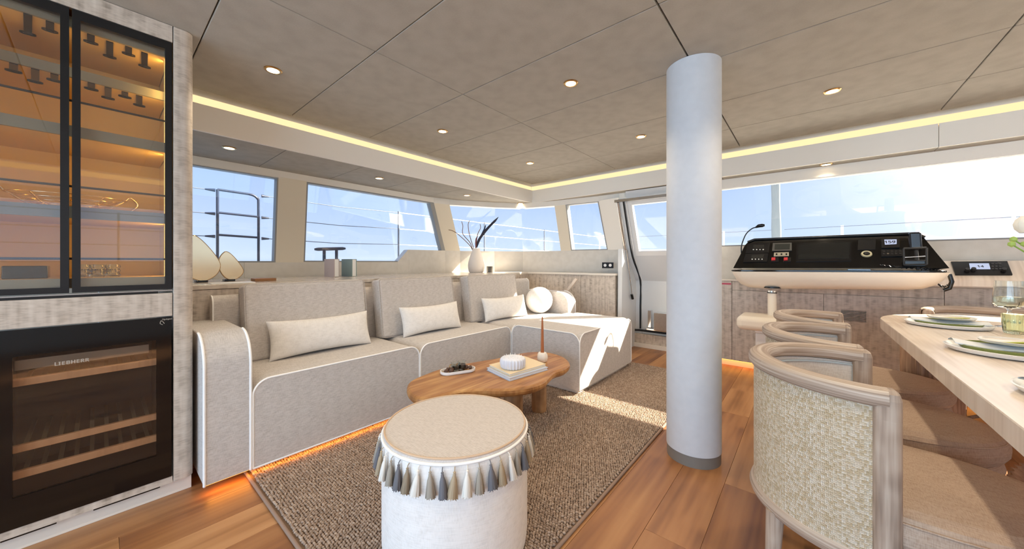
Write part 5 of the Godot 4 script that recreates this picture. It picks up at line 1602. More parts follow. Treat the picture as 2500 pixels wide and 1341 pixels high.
func rug_and_low_table() -> void:
	# rug: backing, bound edge, loop pile
	var x0 := -2.30; var x1 := -0.692; var z0 := -3.58; var z1 := -0.466
	var t := thing("rug", "large taupe brown looped wool rug under the low table", "rug", Vector3(-1.5, 0, -2.0))
	part(rbx(Vector3(x0, 0.0, z0), Vector3(x1, 0.008, z1), 0.003), "backing", mat(rgb8(120, 98, 80), 0.95), t)
	var lp := []
	for p in rrect(Vector2(x0 + 0.005, z0 + 0.005), Vector2(x1 - 0.005, z1 - 0.005), [0.02, 0.02, 0.03, 0.02], 4): lp.append(Vector3(p.x, 0.007, p.y))
	part(tb(lp, 0.0075, 6, true), "bound_edge", mat(rgb8(150, 126, 110), 0.9), t)
	var lo := MB.new()
	lo.lathe([Vector2(0.001, -0.5), Vector2(0.42, -0.2), Vector2(0.5, 0.15), Vector2(0.30, 0.46), Vector2(0.001, 0.55)], 7)
	var lm := mat(Color.WHITE, 0.95)
	lm.vertex_color_use_as_albedo = true
	var mesh := to_mesh(lo)
	mesh.surface_set_material(0, lm)
	var mm := MultiMesh.new()
	mm.transform_format = MultiMesh.TRANSFORM_3D
	mm.use_colors = true
	mm.mesh = mesh
	var step := 0.0128
	var spots := []
	var z := z0 + 0.016
	var row := 0
	while z < z1 - 0.014:
		var x := maxf(x0, -2.24) + (0.0064 if row % 2 else 0.0)
		while x < x1 - 0.014:
			spots.append(Vector2(x, z))
			x += step
		z += step * 0.92
		row += 1
	mm.instance_count = spots.size()
	var tone := [rgb8(158, 136, 118), rgb8(168, 146, 128), rgb8(150, 128, 110), rgb8(178, 157, 139)]
	for i in spots.size():
		var p: Vector2 = spots[i] + Vector2(rng.randf_range(-0.002, 0.002), rng.randf_range(-0.002, 0.002))
		var b := Basis(Vector3.UP, rng.randf() * TAU) * Basis.from_scale(Vector3(0.0105, 0.013, 0.0150))
		mm.set_instance_transform(i, Transform3D(b, Vector3(p.x, 0.0115 + rng.randf_range(-0.001, 0.001), p.y) - base[t]))
		var c: Color = tone[rng.randi_range(0, 3)]
		mm.set_instance_color(i, c.srgb_to_linear())
	var mi := MultiMeshInstance3D.new()
	mi.name = "pile"
	mi.multimesh = mm
	mi.material_override = lm
	mi.set_meta("kind", "stuff")
	t.add_child(mi)
	pouf()
	low_table()

func pouf() -> void:
	var c := Vector3(-1.010, 0.015, -0.872)
	var t := thing("tassel_pouf", "round cream linen pouf with a ring of grey and beige tassels below its top", "pouf", c)
	var at := Transform3D(Basis.IDENTITY, c)
	var mb := MB.new()
	mb.lathe([Vector2(0.001, 0.0), Vector2(0.235, 0.0), Vector2(0.252, 0.006), Vector2(0.262, 0.022), Vector2(0.266, 0.06), Vector2(0.266, 0.36), Vector2(0.2655, 0.405), Vector2(0.2625, 0.422)], 72, at)
	part(mb, "body", M.cream_linen, t)
	mb = MB.new()
	mb.lathe([Vector2(0.2635, 0.420), Vector2(0.262, 0.430), Vector2(0.257, 0.4365), Vector2(0.24, 0.4385), Vector2(0.14, 0.441), Vector2(0.001, 0.442)], 72, at)
	part(mb, "top", M.pouf_top, t)
	var lp := []
	for k in 72: lp.append(c + Vector3(0.257 * cos(TAU * k / 72), 0.4375, 0.257 * sin(TAU * k / 72)))
	part(tb(lp, 0.0034, 6, true), "piping", mat(rgb8(206, 178, 150), 0.8), t, "tan piping")
	lp = []
	for k in 72: lp.append(c + Vector3(0.264 * cos(TAU * k / 72), 0.424, 0.264 * sin(TAU * k / 72)))
	part(tb(lp, 0.005, 6, true), "fringe_band", M.piping, t)
	# tassels: cord, knot and fringed skirt in five yarns
	var cols := [rgb8(232, 226, 216), rgb8(176, 156, 128), rgb8(112, 110, 114), rgb8(164, 154, 140), rgb8(150, 134, 112)]
	var meshes := []
	var heads := []
	for v in 3:
		var sk := MB.new()
		var rows := []
		for j in 6:
			var f := j / 5.0
			var r := 0.0046 + 0.0072 * pow(f, 0.45) + 0.0010 * v * f
			var rw := PackedVector3Array()
			for i in 36:
				var an := TAU * i / 36
				var rr := r * (1.0 + (0.20 if i % 2 == 0 else -0.22) * (0.4 + f) + 0.10 * sin(i * 2.3 + v) * f)
				rw.append(Vector3(rr * cos(an) * 0.8, -0.022 - (0.062 + 0.003 * sin(i * 1.7 + v * 2.0)) * f, rr * sin(an)))
			rows.append(rw)
		sk.grid(rows, true, false)
		var last: PackedVector3Array = rows[5]
		for i in 36: sk.tri(Vector3(0, -0.080, 0), last[i], last[(i + 1) % 36])
		meshes.append(to_mesh(sk))
	var hd := MB.new()
	hd.tube(PackedVector3Array([Vector3(-0.006, 0.002, 0), Vector3(0.0, -0.004, 0), Vector3(0, -0.012, 0)]), 0.0016, 6)
	hd.lathe([Vector2(0.001, -0.026), Vector2(0.0045, -0.024), Vector2(0.005, -0.019), Vector2(0.0036, -0.015), Vector2(0.0045, -0.011), Vector2(0.001, -0.008)], 10)
	var hm := to_mesh(hd)
	var n := 46
	var ms := []
	for q in cols: ms.append(mat(q, 0.7))
	var order := [0, 1, 2, 3, 0, 1, 2, 3, 0, 4, 2, 3, 0, 1, 2, 3, 0, 4, 2]
	for k in n:
		var an := TAU * k / n + 0.05
		var o := MeshInstance3D.new()
		o.name = "tassel"
		o.mesh = meshes[k % 3]
		o.material_override = ms[order[k % 19]]
		t.add_child(o, true)
		o.transform = Transform3D(Basis(Vector3.UP, -an) * Basis(Vector3(0, 0, 1), 0.10 + rng.randf_range(-0.03, 0.05)) * Basis(Vector3(1, 0, 0), rng.randf_range(-0.10, 0.10)), Vector3(0.274 * cos(an), 0.418, 0.274 * sin(an)))
		var h := MeshInstance3D.new()
		h.name = "knot"
		h.mesh = hm
		h.material_override = ms[order[k % 19]]
		o.add_child(h, true)

func low_table() -> void:
	var Y := 0.36
	var t := thing("coffee_table", "low kidney-shaped teak coffee table with round legs on the rug", "coffee table", Vector3(-1.45, 0.015, -1.6))
	var px := [[993, 949], [1000, 930], [1034, 914], [1078, 899], [1153, 884], [1218, 873], [1276, 861], [1310, 858.5], [1346, 861], [1379, 872], [1392, 887], [1380, 900], [1356, 908], [1343, 919], [1330, 932], [1305, 942], [1268, 949], [1222, 952], [1175, 951.5], [1125, 955], [1090, 962], [1060, 970], [1030, 973], [1006, 966]]
	var pts := []
	for q in px:
		var p := on_y(q[0], q[1], Y)
		pts.append(Vector2(p.x, -p.z))
	var mb := MB.new()
	var flat := Transform3D(Basis(Vector3(1, 0, 0), Vector3(0, 0, -1), Vector3(0, 1, 0)), Vector3(0, Y - 0.05, 0))
	mb.slab(ring(pts, 4), [Vector2(0.03, 0.0), Vector2(0.014, 0.004), Vector2(0.003, 0.016), Vector2(0.0, 0.028), Vector2(0.003, 0.040), Vector2(0.010, 0.047), Vector2(0.018, 0.05)], flat, 80.0)
	part(mb, "top", M.teak, t)
	for q in [[-1.43, -1.985, 0.052], [-1.425, -1.70, 0.060], [-1.62, -1.36, 0.055]]:
		mb = MB.new()
		mb.lathe([Vector2(q[2] * 0.9, 0.015), Vector2(q[2], 0.03), Vector2(q[2] * 1.02, Y - 0.05)], 28, Transform3D(Basis.IDENTITY, Vector3(q[0], 0, q[1])))
		part(mb, "leg", M.teak_leg, t)
	# oval tray with truffles and two coffee glasses
	var tc := on_y(1118, 909, Y)
	var ta := on_y(1077, 913, Y); var tb2 := on_y(1160, 901, Y)
	var ax := (tb2 - ta); ax.y = 0
	var L := ax.length() / 2
	ax = ax.normalized()
	var az := ax.cross(Vector3.UP)
	var tr := thing("oval_tray", "small white oval tray holding truffles and two coffee glasses", "tray", tc)
	var xf := Transform3D(Basis(ax, az, ax.cross(az)), tc)
	if xf.basis.z.y < 0: xf.basis = Basis(ax, -az, ax.cross(-az))
	var ov := rrect(Vector2(-L, -0.052), Vector2(L, 0.052), [0.0519, 0.0519, 0.0519, 0.0519], 10)
	mb = MB.new()
	mb.slab(ov, [Vector2(0.006, 0.0), Vector2(0.0, 0.006), Vector2(0.0, 0.020), Vector2(0.004, 0.020), Vector2(0.007, 0.007)], xf, 80.0, false)
	mb.slab(ov, [Vector2(0.006, 0.0005), Vector2(0.007, 0.007)], xf, 80.0)
	part(mb, "dish", M.white, tr)
	var ch := mat(rgb8(92, 66, 52), 0.7)
	var spots := [[-0.078, 0.012], [-0.058, -0.018], [-0.050, 0.020], [-0.036, -0.004], [-0.026, -0.026], [0.060, -0.016], [0.080, 0.004], [0.045, -0.028]]
	for s in spots:
		var p: Vector3 = xf * Vector3(s[0], -s[1], 0.0205)
		var r := rng.randf_range(0.0125, 0.0150)
		mb = MB.new()
		mb.lathe([Vector2(0.001, -r), Vector2(r * 0.7, -r * 0.72), Vector2(r, 0), Vector2(r * 0.75, r * 0.68), Vector2(0.001, r)], 12, Transform3D(Basis(Vector3(1, 0.3, 0.2).normalized(), rng.randf() * 3.0), p))
		solo(mb, "truffle", ch, "small brown chocolate truffle on the oval tray", "truffle", "truffles on the oval tray")
	for k in 2:
		var p: Vector3 = xf * Vector3([-0.012, 0.034][k], [0.014, 0.022][k], 0.0075)
		var at := Transform3D(Basis.IDENTITY, p)
		var g := thing("coffee_glass", ["small glass of black coffee on the oval tray beside the truffles", "small glass of black coffee on the far end of the oval tray"][k], "glass", p)
		mb = MB.new()
		mb.lathe([Vector2(0.001, 0), Vector2(0.021, 0), Vector2(0.0255, 0.01), Vector2(0.0265, 0.052), Vector2(0.025, 0.052), Vector2(0.0235, 0.010), Vector2(0.001, 0.005)], 22, at)
		part(mb, "cup", M.table_glass, g)
		mb = MB.new()
		mb.lathe([Vector2(0.001, 0.0055), Vector2(0.0225, 0.0105), Vector2(0.0238, 0.034), Vector2(0.001, 0.034)], 22, at)
		part(mb, "coffee", mat(rgb8(34, 18, 14), 0.1), g)
		var hl := []
		for i in 9:
			var an := -PI / 2 + PI * i / 8
			hl.append(p + (-ax) * (0.026 + 0.012 * cos(an)) + Vector3(0, 0.030 + 0.012 * sin(an), 0))
		part(tb(hl, 0.0028, 6), "handle", M.brass, g)
	# two books
	var b0 := [on_y(1188, 905, Y), on_y(1244, 932, Y), on_y(1338, 904, Y)]
	book_flat(b0, Y + 0.0005, 0.018, mat(rgb8(196, 204, 222), 0.5), "blue grey covered book lying under a cream book on the coffee table")
	var Y2 := Y + 0.019
	book_flat([on_y(1194, 896, Y2), on_y(1245, 920, Y2), on_y(1333, 894, Y2)], Y2, 0.014, mat(rgb8(232, 212, 176), 0.6), "cream covered book on top of a blue grey book on the coffee table")
	# fluted white pot
	Y2 = Y + 0.0335
	var pc := on_y(1252, 897, Y2)
	mb = MB.new()
	var rows := []
	for s in [[0.062, 0.0], [0.074, 0.006], [0.078, 0.03], [0.077, 0.052], [0.070, 0.062], [0.045, 0.066], [0.002, 0.068]]:
		var rw := PackedVector3Array()
		for i in 120:
			var an := TAU * i / 120
			var fl: float = 1.0 + 0.045 * cos(an * 24) * (1.0 if s[1] < 0.055 else 0.4)
			rw.append(pc + Vector3(s[0] * fl * cos(an), s[1], s[0] * fl * sin(an)))
		rows.append(rw)
	mb.grid(rows, true, true)
	var pot := thing("fluted_pot", "round white fluted lidded pot standing on the books", "pot", pc)
	part(mb, "body", mat(rgb8(226, 228, 236), 0.5), pot)
	for k in 22:
		var an := TAU * k / 22
		var rr := 0.020 + 0.03 * float(k % 2)
		part(tb([pc + Vector3(rr * cos(an), 0.064, rr * sin(an)), pc + Vector3((rr + 0.006) * cos(an), 0.076, (rr + 0.006) * sin(an))], [0.0022, 0.0012], 5), "bristle", M.piping, pot)
	# candle in a lobed holder
	var hc := on_y(1324, 884, Y)
	var hd := thing("candle_holder", "small cream lobed ceramic candle holder on the coffee table", "candle holder", hc)
	mb = MB.new()
	rows = []
	for s in [[0.022, 0.0], [0.032, 0.008], [0.036, 0.03], [0.034, 0.052], [0.026, 0.066], [0.016, 0.068], [0.013, 0.060], [0.012, 0.035], [0.001, 0.034]]:
		var rw := PackedVector3Array()
		for i in 48:
			var an := TAU * i / 48
			var fl: float = 1.0 + 0.10 * absf(sin(an * 2.5)) - 0.05
			rw.append(hc + Vector3(s[0] * fl * cos(an), s[1], s[0] * fl * sin(an)))
		rows.append(rw)
	mb.grid(rows, true, true)
	part(mb, "holder", mat(rgb8(238, 230, 218), 0.5), hd)
	mb = MB.new()
	mb.lathe([Vector2(0.001, 0.036), Vector2(0.0115, 0.036), Vector2(0.0112, 0.08), Vector2(0.0085, 0.22), Vector2(0.005, 0.305), Vector2(0.001, 0.316)], 16, Transform3D(Basis.IDENTITY, hc))
	var ca := solo(mb, "taper_candle", mat(rgb8(168, 96, 48), 0.5), "tall tapered rust brown candle in the lobed holder", "candle")
	part(tb([hc + Vector3(0, 0.312, 0), hc + Vector3(0.001, 0.326, 0)], 0.0012, 5), "wick", M.dark, ca)

func book_flat(c: Array, y: float, h: float, m: Material, label: String) -> void:
	var L: Vector3 = c[0]; var Fr: Vector3 = c[1]; var Rr: Vector3 = c[2]
	var Bk := L + Rr - Fr
	var t := thing("book", label, "book", Vector3((L.x + Rr.x) / 2, y, (L.z + Rr.z) / 2))
	var up := Vector3(0, 1, 0)
	var st := func(p: Vector3, yy: float) -> Vector3: return Vector3(p.x, yy, p.z)
	var cover := func(y0: float, y1: float) -> MB: return hx(st.call(L, y1), st.call(Fr, y1), st.call(Rr, y1), st.call(Bk, y1), Vector3(0, y0 - y1, 0))
	part(cover.call(y, y + 0.003), "cover", m, t)
	part(cover.call(y + h - 0.003, y + h), "cover", m, t)
	var cen := (L + Rr) / 2
	var k := 0.965
	var l2 := cen + (L - cen) * k; var f2 := cen + (Fr - cen) * k; var r2 := cen + (Rr - cen) * k; var b2 := cen + (Bk - cen) * k
	part(hx(st.call(l2, y + h - 0.003), st.call(f2, y + h - 0.003), st.call(r2, y + h - 0.003), st.call(b2, y + h - 0.003), Vector3(0, 0.006 - h, 0)), "pages", M.white, t)

func chair_proto(label: String) -> Node3D:
	# faces +x, centre of the round back at the origin
	var t := thing("barrel_chair", label, "chair", Vector3.ZERO, "woven barrel dining chairs")
	base[t] = Vector3.ZERO
	var R := 0.258
	var fx := 0.026
	var arc := []
	var n := 40
	arc.append(Vector2(fx, -R)); arc.append(Vector2(fx * 0.5, -R))
	for k in n + 1:
		var a := -PI / 2 - PI * k / n
		arc.append(Vector2(R * cos(a), R * sin(a)))
	arc.append(Vector2(fx * 0.5, R)); arc.append(Vector2(fx, R))
	var yr := func(p: Vector2) -> float: return 0.715 + 0.010 * clampf(-p.x / R, 0, 1)
	var nrm := func(p: Vector2) -> Vector2: return Vector2(p.x, p.y).normalized() if p.x < 0 else Vector2(0, signf(p.y))
	# top rail: flattened oval swept along the arc, turning down at the ends
	var mb := MB.new()
	var rows := []
	for p in arc:
		var q: Vector2 = nrm.call(p)
		var row := PackedVector3Array()
		for i in 16:
			var a := TAU * i / 16
			var ca := cos(a); var sa := sin(a)
			var du := 0.031 * signf(ca) * pow(absf(ca), 0.75) - 0.004
			var dv := 0.024 * signf(sa) * pow(absf(sa), 0.75)
			row.append(Vector3(p.x + q.x * du, yr.call(p) + dv, p.y + q.y * du))
		rows.append(row)
	mb.grid(rows, true, false, 1.0, 3.0)
	part(mb, "top_rail", M.ash_u, t)
	# front posts
	for s in [-1.0, 1.0]:
		mb = MB.new()
		var pl := rrect(Vector2(fx - 0.028, s * R - 0.027 - 0.004 * s), Vector2(fx + 0.024, s * R + 0.027 - 0.004 * s), [0.014, 0.014, 0.014, 0.014], 4)
		for i in pl.size(): pl[i] = Vector2(pl[i].x, -pl[i].y)
		mb.slab(pl, [Vector2(0, 0.29), Vector2(0, 0.715), Vector2(0.004, 0.730), Vector2(0.014, 0.738)], Transform3D(Basis(Vector3(1, 0, 0), Vector3(0, 0, -1), Vector3(0, 1, 0)), Vector3.ZERO), 60.0)
		part(mb, "front_post", M.ash_leg, t)
	# shells
	var shell := func(off: float, y0: float, y1: float, flip: bool) -> MB:
		var rr := []
		for j in 5:
			var row := PackedVector3Array()
			for p in arc:
				var q: Vector2 = nrm.call(p)
				var px := minf(p.x, fx - 0.02)
				row.append(Vector3(px + q.x * off, lerpf(y0, y1 + (yr.call(p) - 0.715), j / 4.0), p.y + q.y * off))
			rr.append(row)
		var m2 := MB.new()
		m2.grid(rr, false, flip, 1.0, 1.0)
		return m2
	part(shell.call(0.012, 0.315, 0.697, true), "woven_shell", M.cane, t, "woven cane outer shell")
	part(shell.call(-0.016, 0.40, 0.690, false), "back_pad", M.chair_back, t, "cream upholstered inner back")
	part(shell.call(-0.004, 0.315, 0.697, false), "core", M.ash_leg, t)
	for y in [0.685, 0.325]:
		var path := []
		for p in arc:
			var q: Vector2 = nrm.call(p)
			path.append(Vector3(minf(p.x, fx - 0.025) + q.x * 0.014, y + (yr.call(p) - 0.715 if y > 0.5 else 0.0), p.y + q.y * 0.014))
		part(tb(path, 0.004, 6), "cane_binding", mat(rgb8(206, 186, 150), 0.7), t)
	var pp := []
	for p in arc:
		var q: Vector2 = nrm.call(p)
		if p.x < fx - 0.02: pp.append(Vector3(p.x - q.x * 0.019, 0.682, p.y - q.y * 0.019))
	pp.push_front(Vector3(fx - 0.030, 0.45, -R + 0.019)); pp.append(Vector3(fx - 0.030, 0.45, R - 0.019))
	part(tb(pp, 0.0035, 6), "piping", mat(rgb8(186, 196, 200), 0.8), t, "pale blue grey piping")
	# bottom rail
	mb = MB.new()
	rows = []
	for p in arc:
		var q: Vector2 = nrm.call(p)
		var row := PackedVector3Array()
		for i in 10:
			var a := TAU * i / 10
			row.append(Vector3(p.x + q.x * 0.024 * cos(a), 0.297 + 0.024 * sin(a), p.y + q.y * 0.024 * cos(a)))
		rows.append(row)
	mb.grid(rows, true, false, 1.0, 3.0)
	part(mb, "bottom_rail", M.ash_u, t)
	# seat: round cushion reaching forward past the arms
	var so := []
	for k in 48:
		var a := TAU * k / 48
		var ax := 0.43 if cos(a) > 0 else 0.245
		so.append(Vector2(0.01 + ax * signf(cos(a)) * pow(absf(cos(a)), 0.9), 0.262 * sin(a) * (1.0 + 0.16 * maxf(0.0, cos(a)) * absf(sin(a)))))
	var sp := PackedVector2Array(so)
	var upx := Transform3D(Basis(Vector3(1, 0, 0), Vector3(0, 0, -1), Vector3(0, 1, 0)), Vector3.ZERO)
	mb = MB.new()
	mb.slab(sp, [Vector2(0.03, 0.348), Vector2(0.012, 0.352), Vector2(0.002, 0.37), Vector2(0.0, 0.39), Vector2(0.004, 0.418), Vector2(0.016, 0.432), Vector2(0.05, 0.440), Vector2(0.11, 0.443)], upx, 80.0)
	part(mb, "seat_cushion", M.seat, t)
	var pe := []
	for q in sp: pe.append(Vector3(0.01 + (q.x - 0.01) * 0.985, 0.421, -q.y * 0.985))
	part(tb(pe, 0.0028, 5, true), "seat_seam", M.seat, t)
	mb = MB.new()
	mb.slab(sp, [Vector2(0.035, 0.285), Vector2(0.018, 0.29), Vector2(0.012, 0.315), Vector2(0.02, 0.345)], upx, 80.0)
	part(mb, "seat_base", M.seat, t)
	for q in [[0.30, 0.17], [0.30, -0.17], [-0.20, 0.17], [-0.20, -0.17]]:
		part(tb([Vector3(q[0], 0.29, q[1]), Vector3(q[0] * 1.06, 0.0, q[1] * 1.06)], [0.024, 0.015], 14), "leg", M.ash_leg, t)
	part(tb([Vector3(0.305, 0.12, 0.175), Vector3(-0.205, 0.12, -0.175)], 0.010, 8), "stretcher", M.ash_leg, t)
	part(tb([Vector3(0.305, 0.12, -0.175), Vector3(-0.205, 0.12, 0.175)], 0.010, 8), "stretcher", M.ash_leg, t)
	return t

func dining() -> void:
	M.ash_u = M.ash
	M.cane.uv1_scale = Vector3(7.0, 2.8, 1)
	var c := chair_proto("woven cane barrel chair at the pillar end of the dining table, next to the pouf")
	c.position = Vector3(0.125, 0, -1.51)
	copy(c, Vector3(0.115, 0, -2.11), 0.0, "woven cane barrel chair in the middle of the row along the dining table")
	copy(c, Vector3(0.122, 0, -2.735), 0.0, "woven cane barrel chair of the row standing beside the helm stool")
	copy(c, Vector3(0.87, 0, -3.60), -PI / 2, "woven cane barrel chair at the table head, its back to the helm cabinet")
	# table
	var Y := 0.74
	var t := thing("dining_table", "long pale oak dining table with rounded ends on fluted pedestals", "dining table", Vector3(0.87, 0, -1.9))
	var pl := rrect(Vector2(0.308, 0.45), Vector2(1.43, 3.28), [0.5, 0.5, 0.52, 0.52], 14)
	var flat := Transform3D(Basis(Vector3(1, 0, 0), Vector3(0, 0, -1), Vector3(0, 1, 0)), Vector3(0, Y - 0.052, 0))
	# boards laid lengthwise, cut to the outline
	var xs := [0.30, 0.62, 0.93, 1.24, 1.44]
	for k in 4:
		var strip := PackedVector2Array([Vector2(xs[k] + 0.0006, 0.3), Vector2(xs[k + 1] - 0.0006, 0.3), Vector2(xs[k + 1] - 0.0006, 3.4), Vector2(xs[k] + 0.0006, 3.4)])
		for q in Geometry2D.intersect_polygons(pl, strip):
			var mb := MB.new()
			mb.slab(q, [Vector2(0.0, 0.0), Vector2(0.0, 0.049), Vector2(0.0012, 0.052)], flat, 30.0)
			part(mb, "table_board", M.table, t)
	var n := 34
	for q in [[0.535, -3.03, 0.12, 0.688], [1.20, -3.03, 0.12, 0.688], [0.50, -0.85, 0.12, 0.688], [1.24, -0.85, 0.12, 0.688]]:
		fluted(Vector3(q[0], 0.0, q[1]), q[2], q[3], t, "pedestal", n, true)
	fluted(Vector3(0.86, 0.0, -2.10), 0.28, 0.19, t, "plinth", 60, false)
	place_settings(Y)

func fluted(at: Vector3, r: float, h: float, t: Node3D, called: String, n: int, flare: bool) -> void:
	var rows := []
	var prof := [[0.0, 1.25], [0.03, 1.2], [0.10, 1.06], [0.2, 1.0], [1.0, 1.0]] if flare else [[0.0, 1.0], [1.0, 1.0]]
	for s in prof:
		var rw := PackedVector3Array()
		for i in n * 4:
			var an := TAU * i / (n * 4)
			var f: float = r * s[1] * (1.0 - 0.05 * absf(sin(an * n / 2.0)))
			rw.append(at + Vector3(f * cos(an), s[0] * h, f * sin(an) * (1.0 if flare else 2.0)))
		rows.append(rw)
	var mb := MB.new()
	mb.grid(rows, true, true)
	var top: PackedVector3Array = rows[rows.size() - 1]
	for i in top.size(): mb.tri(at + Vector3(0, h, 0), top[(i + 1) % top.size()], top[i])
	part(mb, called, M.fluted, t)

func dish(at: Vector3, r: float, m: Material, called: String, label: String, h := 0.016) -> void:
	var mb := MB.new()
	mb.lathe([Vector2(0.001, 0.0), Vector2(r * 0.62, 0.0), Vector2(r * 0.92, 0.004), Vector2(r, h), Vector2(r - 0.004, h + 0.001), Vector2(r * 0.90, 0.0075), Vector2(r * 0.6, 0.004), Vector2(0.001, 0.004)], 48, Transform3D(Basis.IDENTITY, at))
	solo(mb, called, m, label, "plate")

func place_settings(Y: float) -> void:
	var white := mat(rgb8(240, 240, 238), 0.25)
	var green := mat(rgb8(122, 132, 70), 0.2)
	var small := mat(rgb8(226, 218, 206), 0.25)
	var nap := mat(rgb8(226, 230, 232), 0.9)
	var leafm := mat(rgb8(168, 172, 40), 0.5)
	# centres found from the chargers' outlines in the photograph
	var cs := [Vector3(0.520, Y, -2.66), Vector3(0.520, Y, -1.98), Vector3(0.520, Y, -1.42)]
	var wh := ["at the setting nearest the head chair", "at the middle setting of the table", "at the setting beside the flowers"]
	for k in 3:
		var c: Vector3 = cs[k]
		dish(c, 0.142, white, "charger_plate", "flat white charger plate " + wh[k], 0.018)
		dish(c + Vector3(0.0, 0.0065, 0.0), 0.112, green, "green_plate", "olive green dinner plate " + wh[k], 0.017)
		# napkin folded over the green plate
		var rows := []
		for j in 9:
			var f := -1.0 + 2.0 * j / 8
			var row := PackedVector3Array()
			for i in 7:
				var s := -1.0 + 2.0 * i / 6
				var y := 0.027 + 0.005 * cos(s * 2.5) + 0.003 * sin(f * 5 + k) + 0.004 * f * f
				row.append(c + Vector3(f * 0.122, y, s * (0.052 - 0.012 * f * f) + 0.010 * sin(f * 3.0 + k)))
			rows.append(row)
		var mb := MB.new()
		mb.grid(rows, false, true)
		var under := []
		for rw in rows:
			var r2 := PackedVector3Array()
			for p in rw: r2.append(p - Vector3(0, 0.004, 0))
			under.append(r2)
		mb.grid(under, false, false)
		for j in 8:
			mb.quad(under[j][6], under[j + 1][6], rows[j + 1][6], rows[j][6])
			mb.quad(under[j + 1][0], under[j][0], rows[j][0], rows[j + 1][0])
		solo(mb, "napkin", nap, "folded pale grey napkin " + wh[k], "napkin")
		dish(c + Vector3(0.012, 0.0345, -0.005), 0.078, small, "side_plate", "small beige side plate on top of the napkin " + wh[k], 0.012)
		# green grass blade across the small plate
		var bl := MB.new()
		bl.rbox(Vector3(0.12, 0.004, 0.012), 0.0015, Transform3D(Basis(Vector3.UP, 0.5 + 0.2 * k), c + Vector3(0.02, 0.0415, -0.005)), 1)
		solo(bl, "grass_blade", leafm, "yellow green leaf blade on the plate " + wh[k], "leaf")
	# tumblers and stem glass
	var tp2 := on_y(2478, 815, Y)
	tumbler(tp2, "green ribbed glass tumbler beside the middle place setting")
	var wgp := on_y(2462, 792, Y)
	wgp = Vector3(0.735, Y, -2.80)
	var wg := thing("wine_glass", "clear stemmed wine glass half full beside the green tumbler", "wine glass", wgp)
	var at := Transform3D(Basis.from_scale(Vector3(1.16, 1.27, 1.16)), wgp)
	var mb := MB.new()
	mb.lathe([Vector2(0.001, 0.0), Vector2(0.036, 0.0), Vector2(0.036, 0.003), Vector2(0.008, 0.008), Vector2(0.005, 0.03), Vector2(0.009, 0.045), Vector2(0.005, 0.06), Vector2(0.008, 0.072), Vector2(0.036, 0.077), Vector2(0.043, 0.088), Vector2(0.042, 0.12), Vector2(0.036, 0.175), Vector2(0.0345, 0.175), Vector2(0.0400, 0.12), Vector2(0.0405, 0.09), Vector2(0.034, 0.081), Vector2(0.001, 0.079)], 36, at)
	part(mb, "bowl_and_stem", M.table_glass, wg)
	mb = MB.new()
	mb.lathe([Vector2(0.001, 0.0795), Vector2(0.0335, 0.0815), Vector2(0.0398, 0.0905), Vector2(0.0394, 0.115), Vector2(0.001, 0.115)], 32, at)
	part(mb, "wine", solid_glass(Color(0.97, 0.97, 0.9), 0.033), wg)
	# white flowers in a vase at the edge of the view
	var fv := Vector3(0.90, Y, -2.20)
	var vt := thing("flower_vase", "white vase holding white flowers in the middle of the dining table", "vase", fv)
	mb = MB.new()
	mb.lathe([Vector2(0.001, 0), Vector2(0.05, 0), Vector2(0.07, 0.04), Vector2(0.065, 0.11), Vector2(0.035, 0.16), Vector2(0.04, 0.175), Vector2(0.034, 0.175), Vector2(0.03, 0.16), Vector2(0.001, 0.12)], 28, Transform3D(Basis.IDENTITY, fv))
	part(mb, "body", M.white, vt)
	var stem := mat(rgb8(126, 160, 60), 0.6)
	var pet := mat(rgb8(246, 243, 232), 0.7)
	pet.backlight_enabled = true
	pet.backlight = Color(0.3, 0.3, 0.28)
	var heads := [Vector3(0.652, 1.195, -2.30), Vector3(0.84, 1.27, -2.26), Vector3(0.95, 1.16, -2.10), Vector3(0.86, 1.08, -2.06)]
	var fl := ["white ranunculus bloom leaning out towards the windscreen", "white ranunculus bloom standing tallest in the table vase", "white ranunculus bloom on the starboard side of the table vase", "white ranunculus bloom lowest in the table vase"]
	for k in 4:
		var h: Vector3 = heads[k]
		var f := thing("flower", fl[k], "flower", h)
		part(tb(spline([fv + Vector3(0, 0.10, 0), fv + Vector3(0, 0.18, 0), fv.lerp(h, 0.7) + Vector3(0, 0.02, 0), h - Vector3(0, 0.02, 0)], 4), 0.0035, 6), "stem", stem, f)
		for j in 14:
			var lay := j / 5
			var an := j * 2.4
			var r := 0.040 - 0.010 * lay
			var pm := MB.new()
			var rows := []
			for a in 5:
				var row := PackedVector3Array()
				for b in 5:
					var u := -1.0 + 0.5 * b
					var v2 := a / 4.0
					var ph := u * 0.75
					var el := -0.9 + 1.9 * v2 + 0.15 * lay
					row.append(h + Vector3(r * cos(el) * cos(an + ph), r * sin(el) + 0.006 * lay, r * cos(el) * sin(an + ph)))
				rows.append(row)
			pm.grid(rows, false, true)
			part(pm, "petal", pet, f)
	for k in 3:
		var e: Vector3 = [Vector3(0.600, 1.137, -2.25), Vector3(0.622, 1.118, -2.24), Vector3(0.588, 1.118, -2.22)][k]
		var bd := thing("flower_bud", "small green flower bud on a thin stalk beside the white blooms", "bud", e, "green buds in the table vase")
		part(tb(spline([fv + Vector3(0, 0.14, 0), fv.lerp(e, 0.6) + Vector3(0, 0.03, 0), e], 5), 0.0025, 6), "stalk", stem, bd)
		mb = MB.new()
		mb.lathe([Vector2(0.001, -0.011), Vector2(0.010, -0.003), Vector2(0.009, 0.007), Vector2(0.001, 0.012)], 12, Transform3D(Basis.IDENTITY, e))
		part(mb, "head", mat(rgb8(158, 184, 92), 0.6), bd)

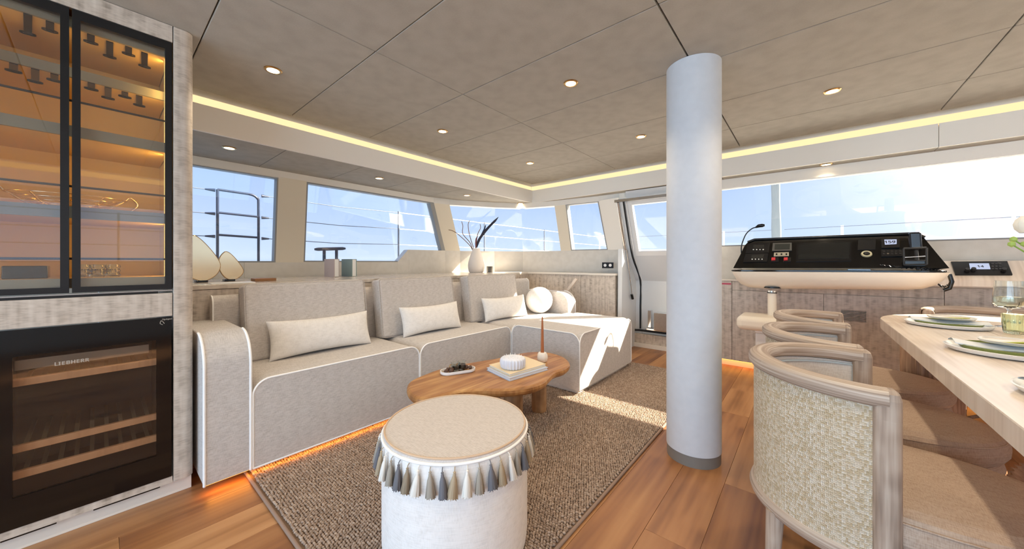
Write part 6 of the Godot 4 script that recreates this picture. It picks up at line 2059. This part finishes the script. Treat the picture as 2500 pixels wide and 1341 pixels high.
func tumbler(p: Vector3, label: String) -> void:
	var rows := []
	for s in [[0.001, 0.0], [0.028, 0.0], [0.031, 0.008], [0.037, 0.085], [0.0345, 0.085], [0.028, 0.012], [0.001, 0.010]]:
		var rw := PackedVector3Array()
		for i in 64:
			var an := TAU * i / 64
			var f: float = s[0] * (1.0 + (0.03 * cos(an * 16) if s[0] > 0.029 and s[0] != 0.0345 else 0.0))
			rw.append(p + Vector3(f * cos(an), s[1], f * sin(an)))
		rows.append(rw)
	var mb := MB.new()
	mb.grid(rows, true, true)
	solo(mb, "tumbler", M.green_glass, label, "glass")
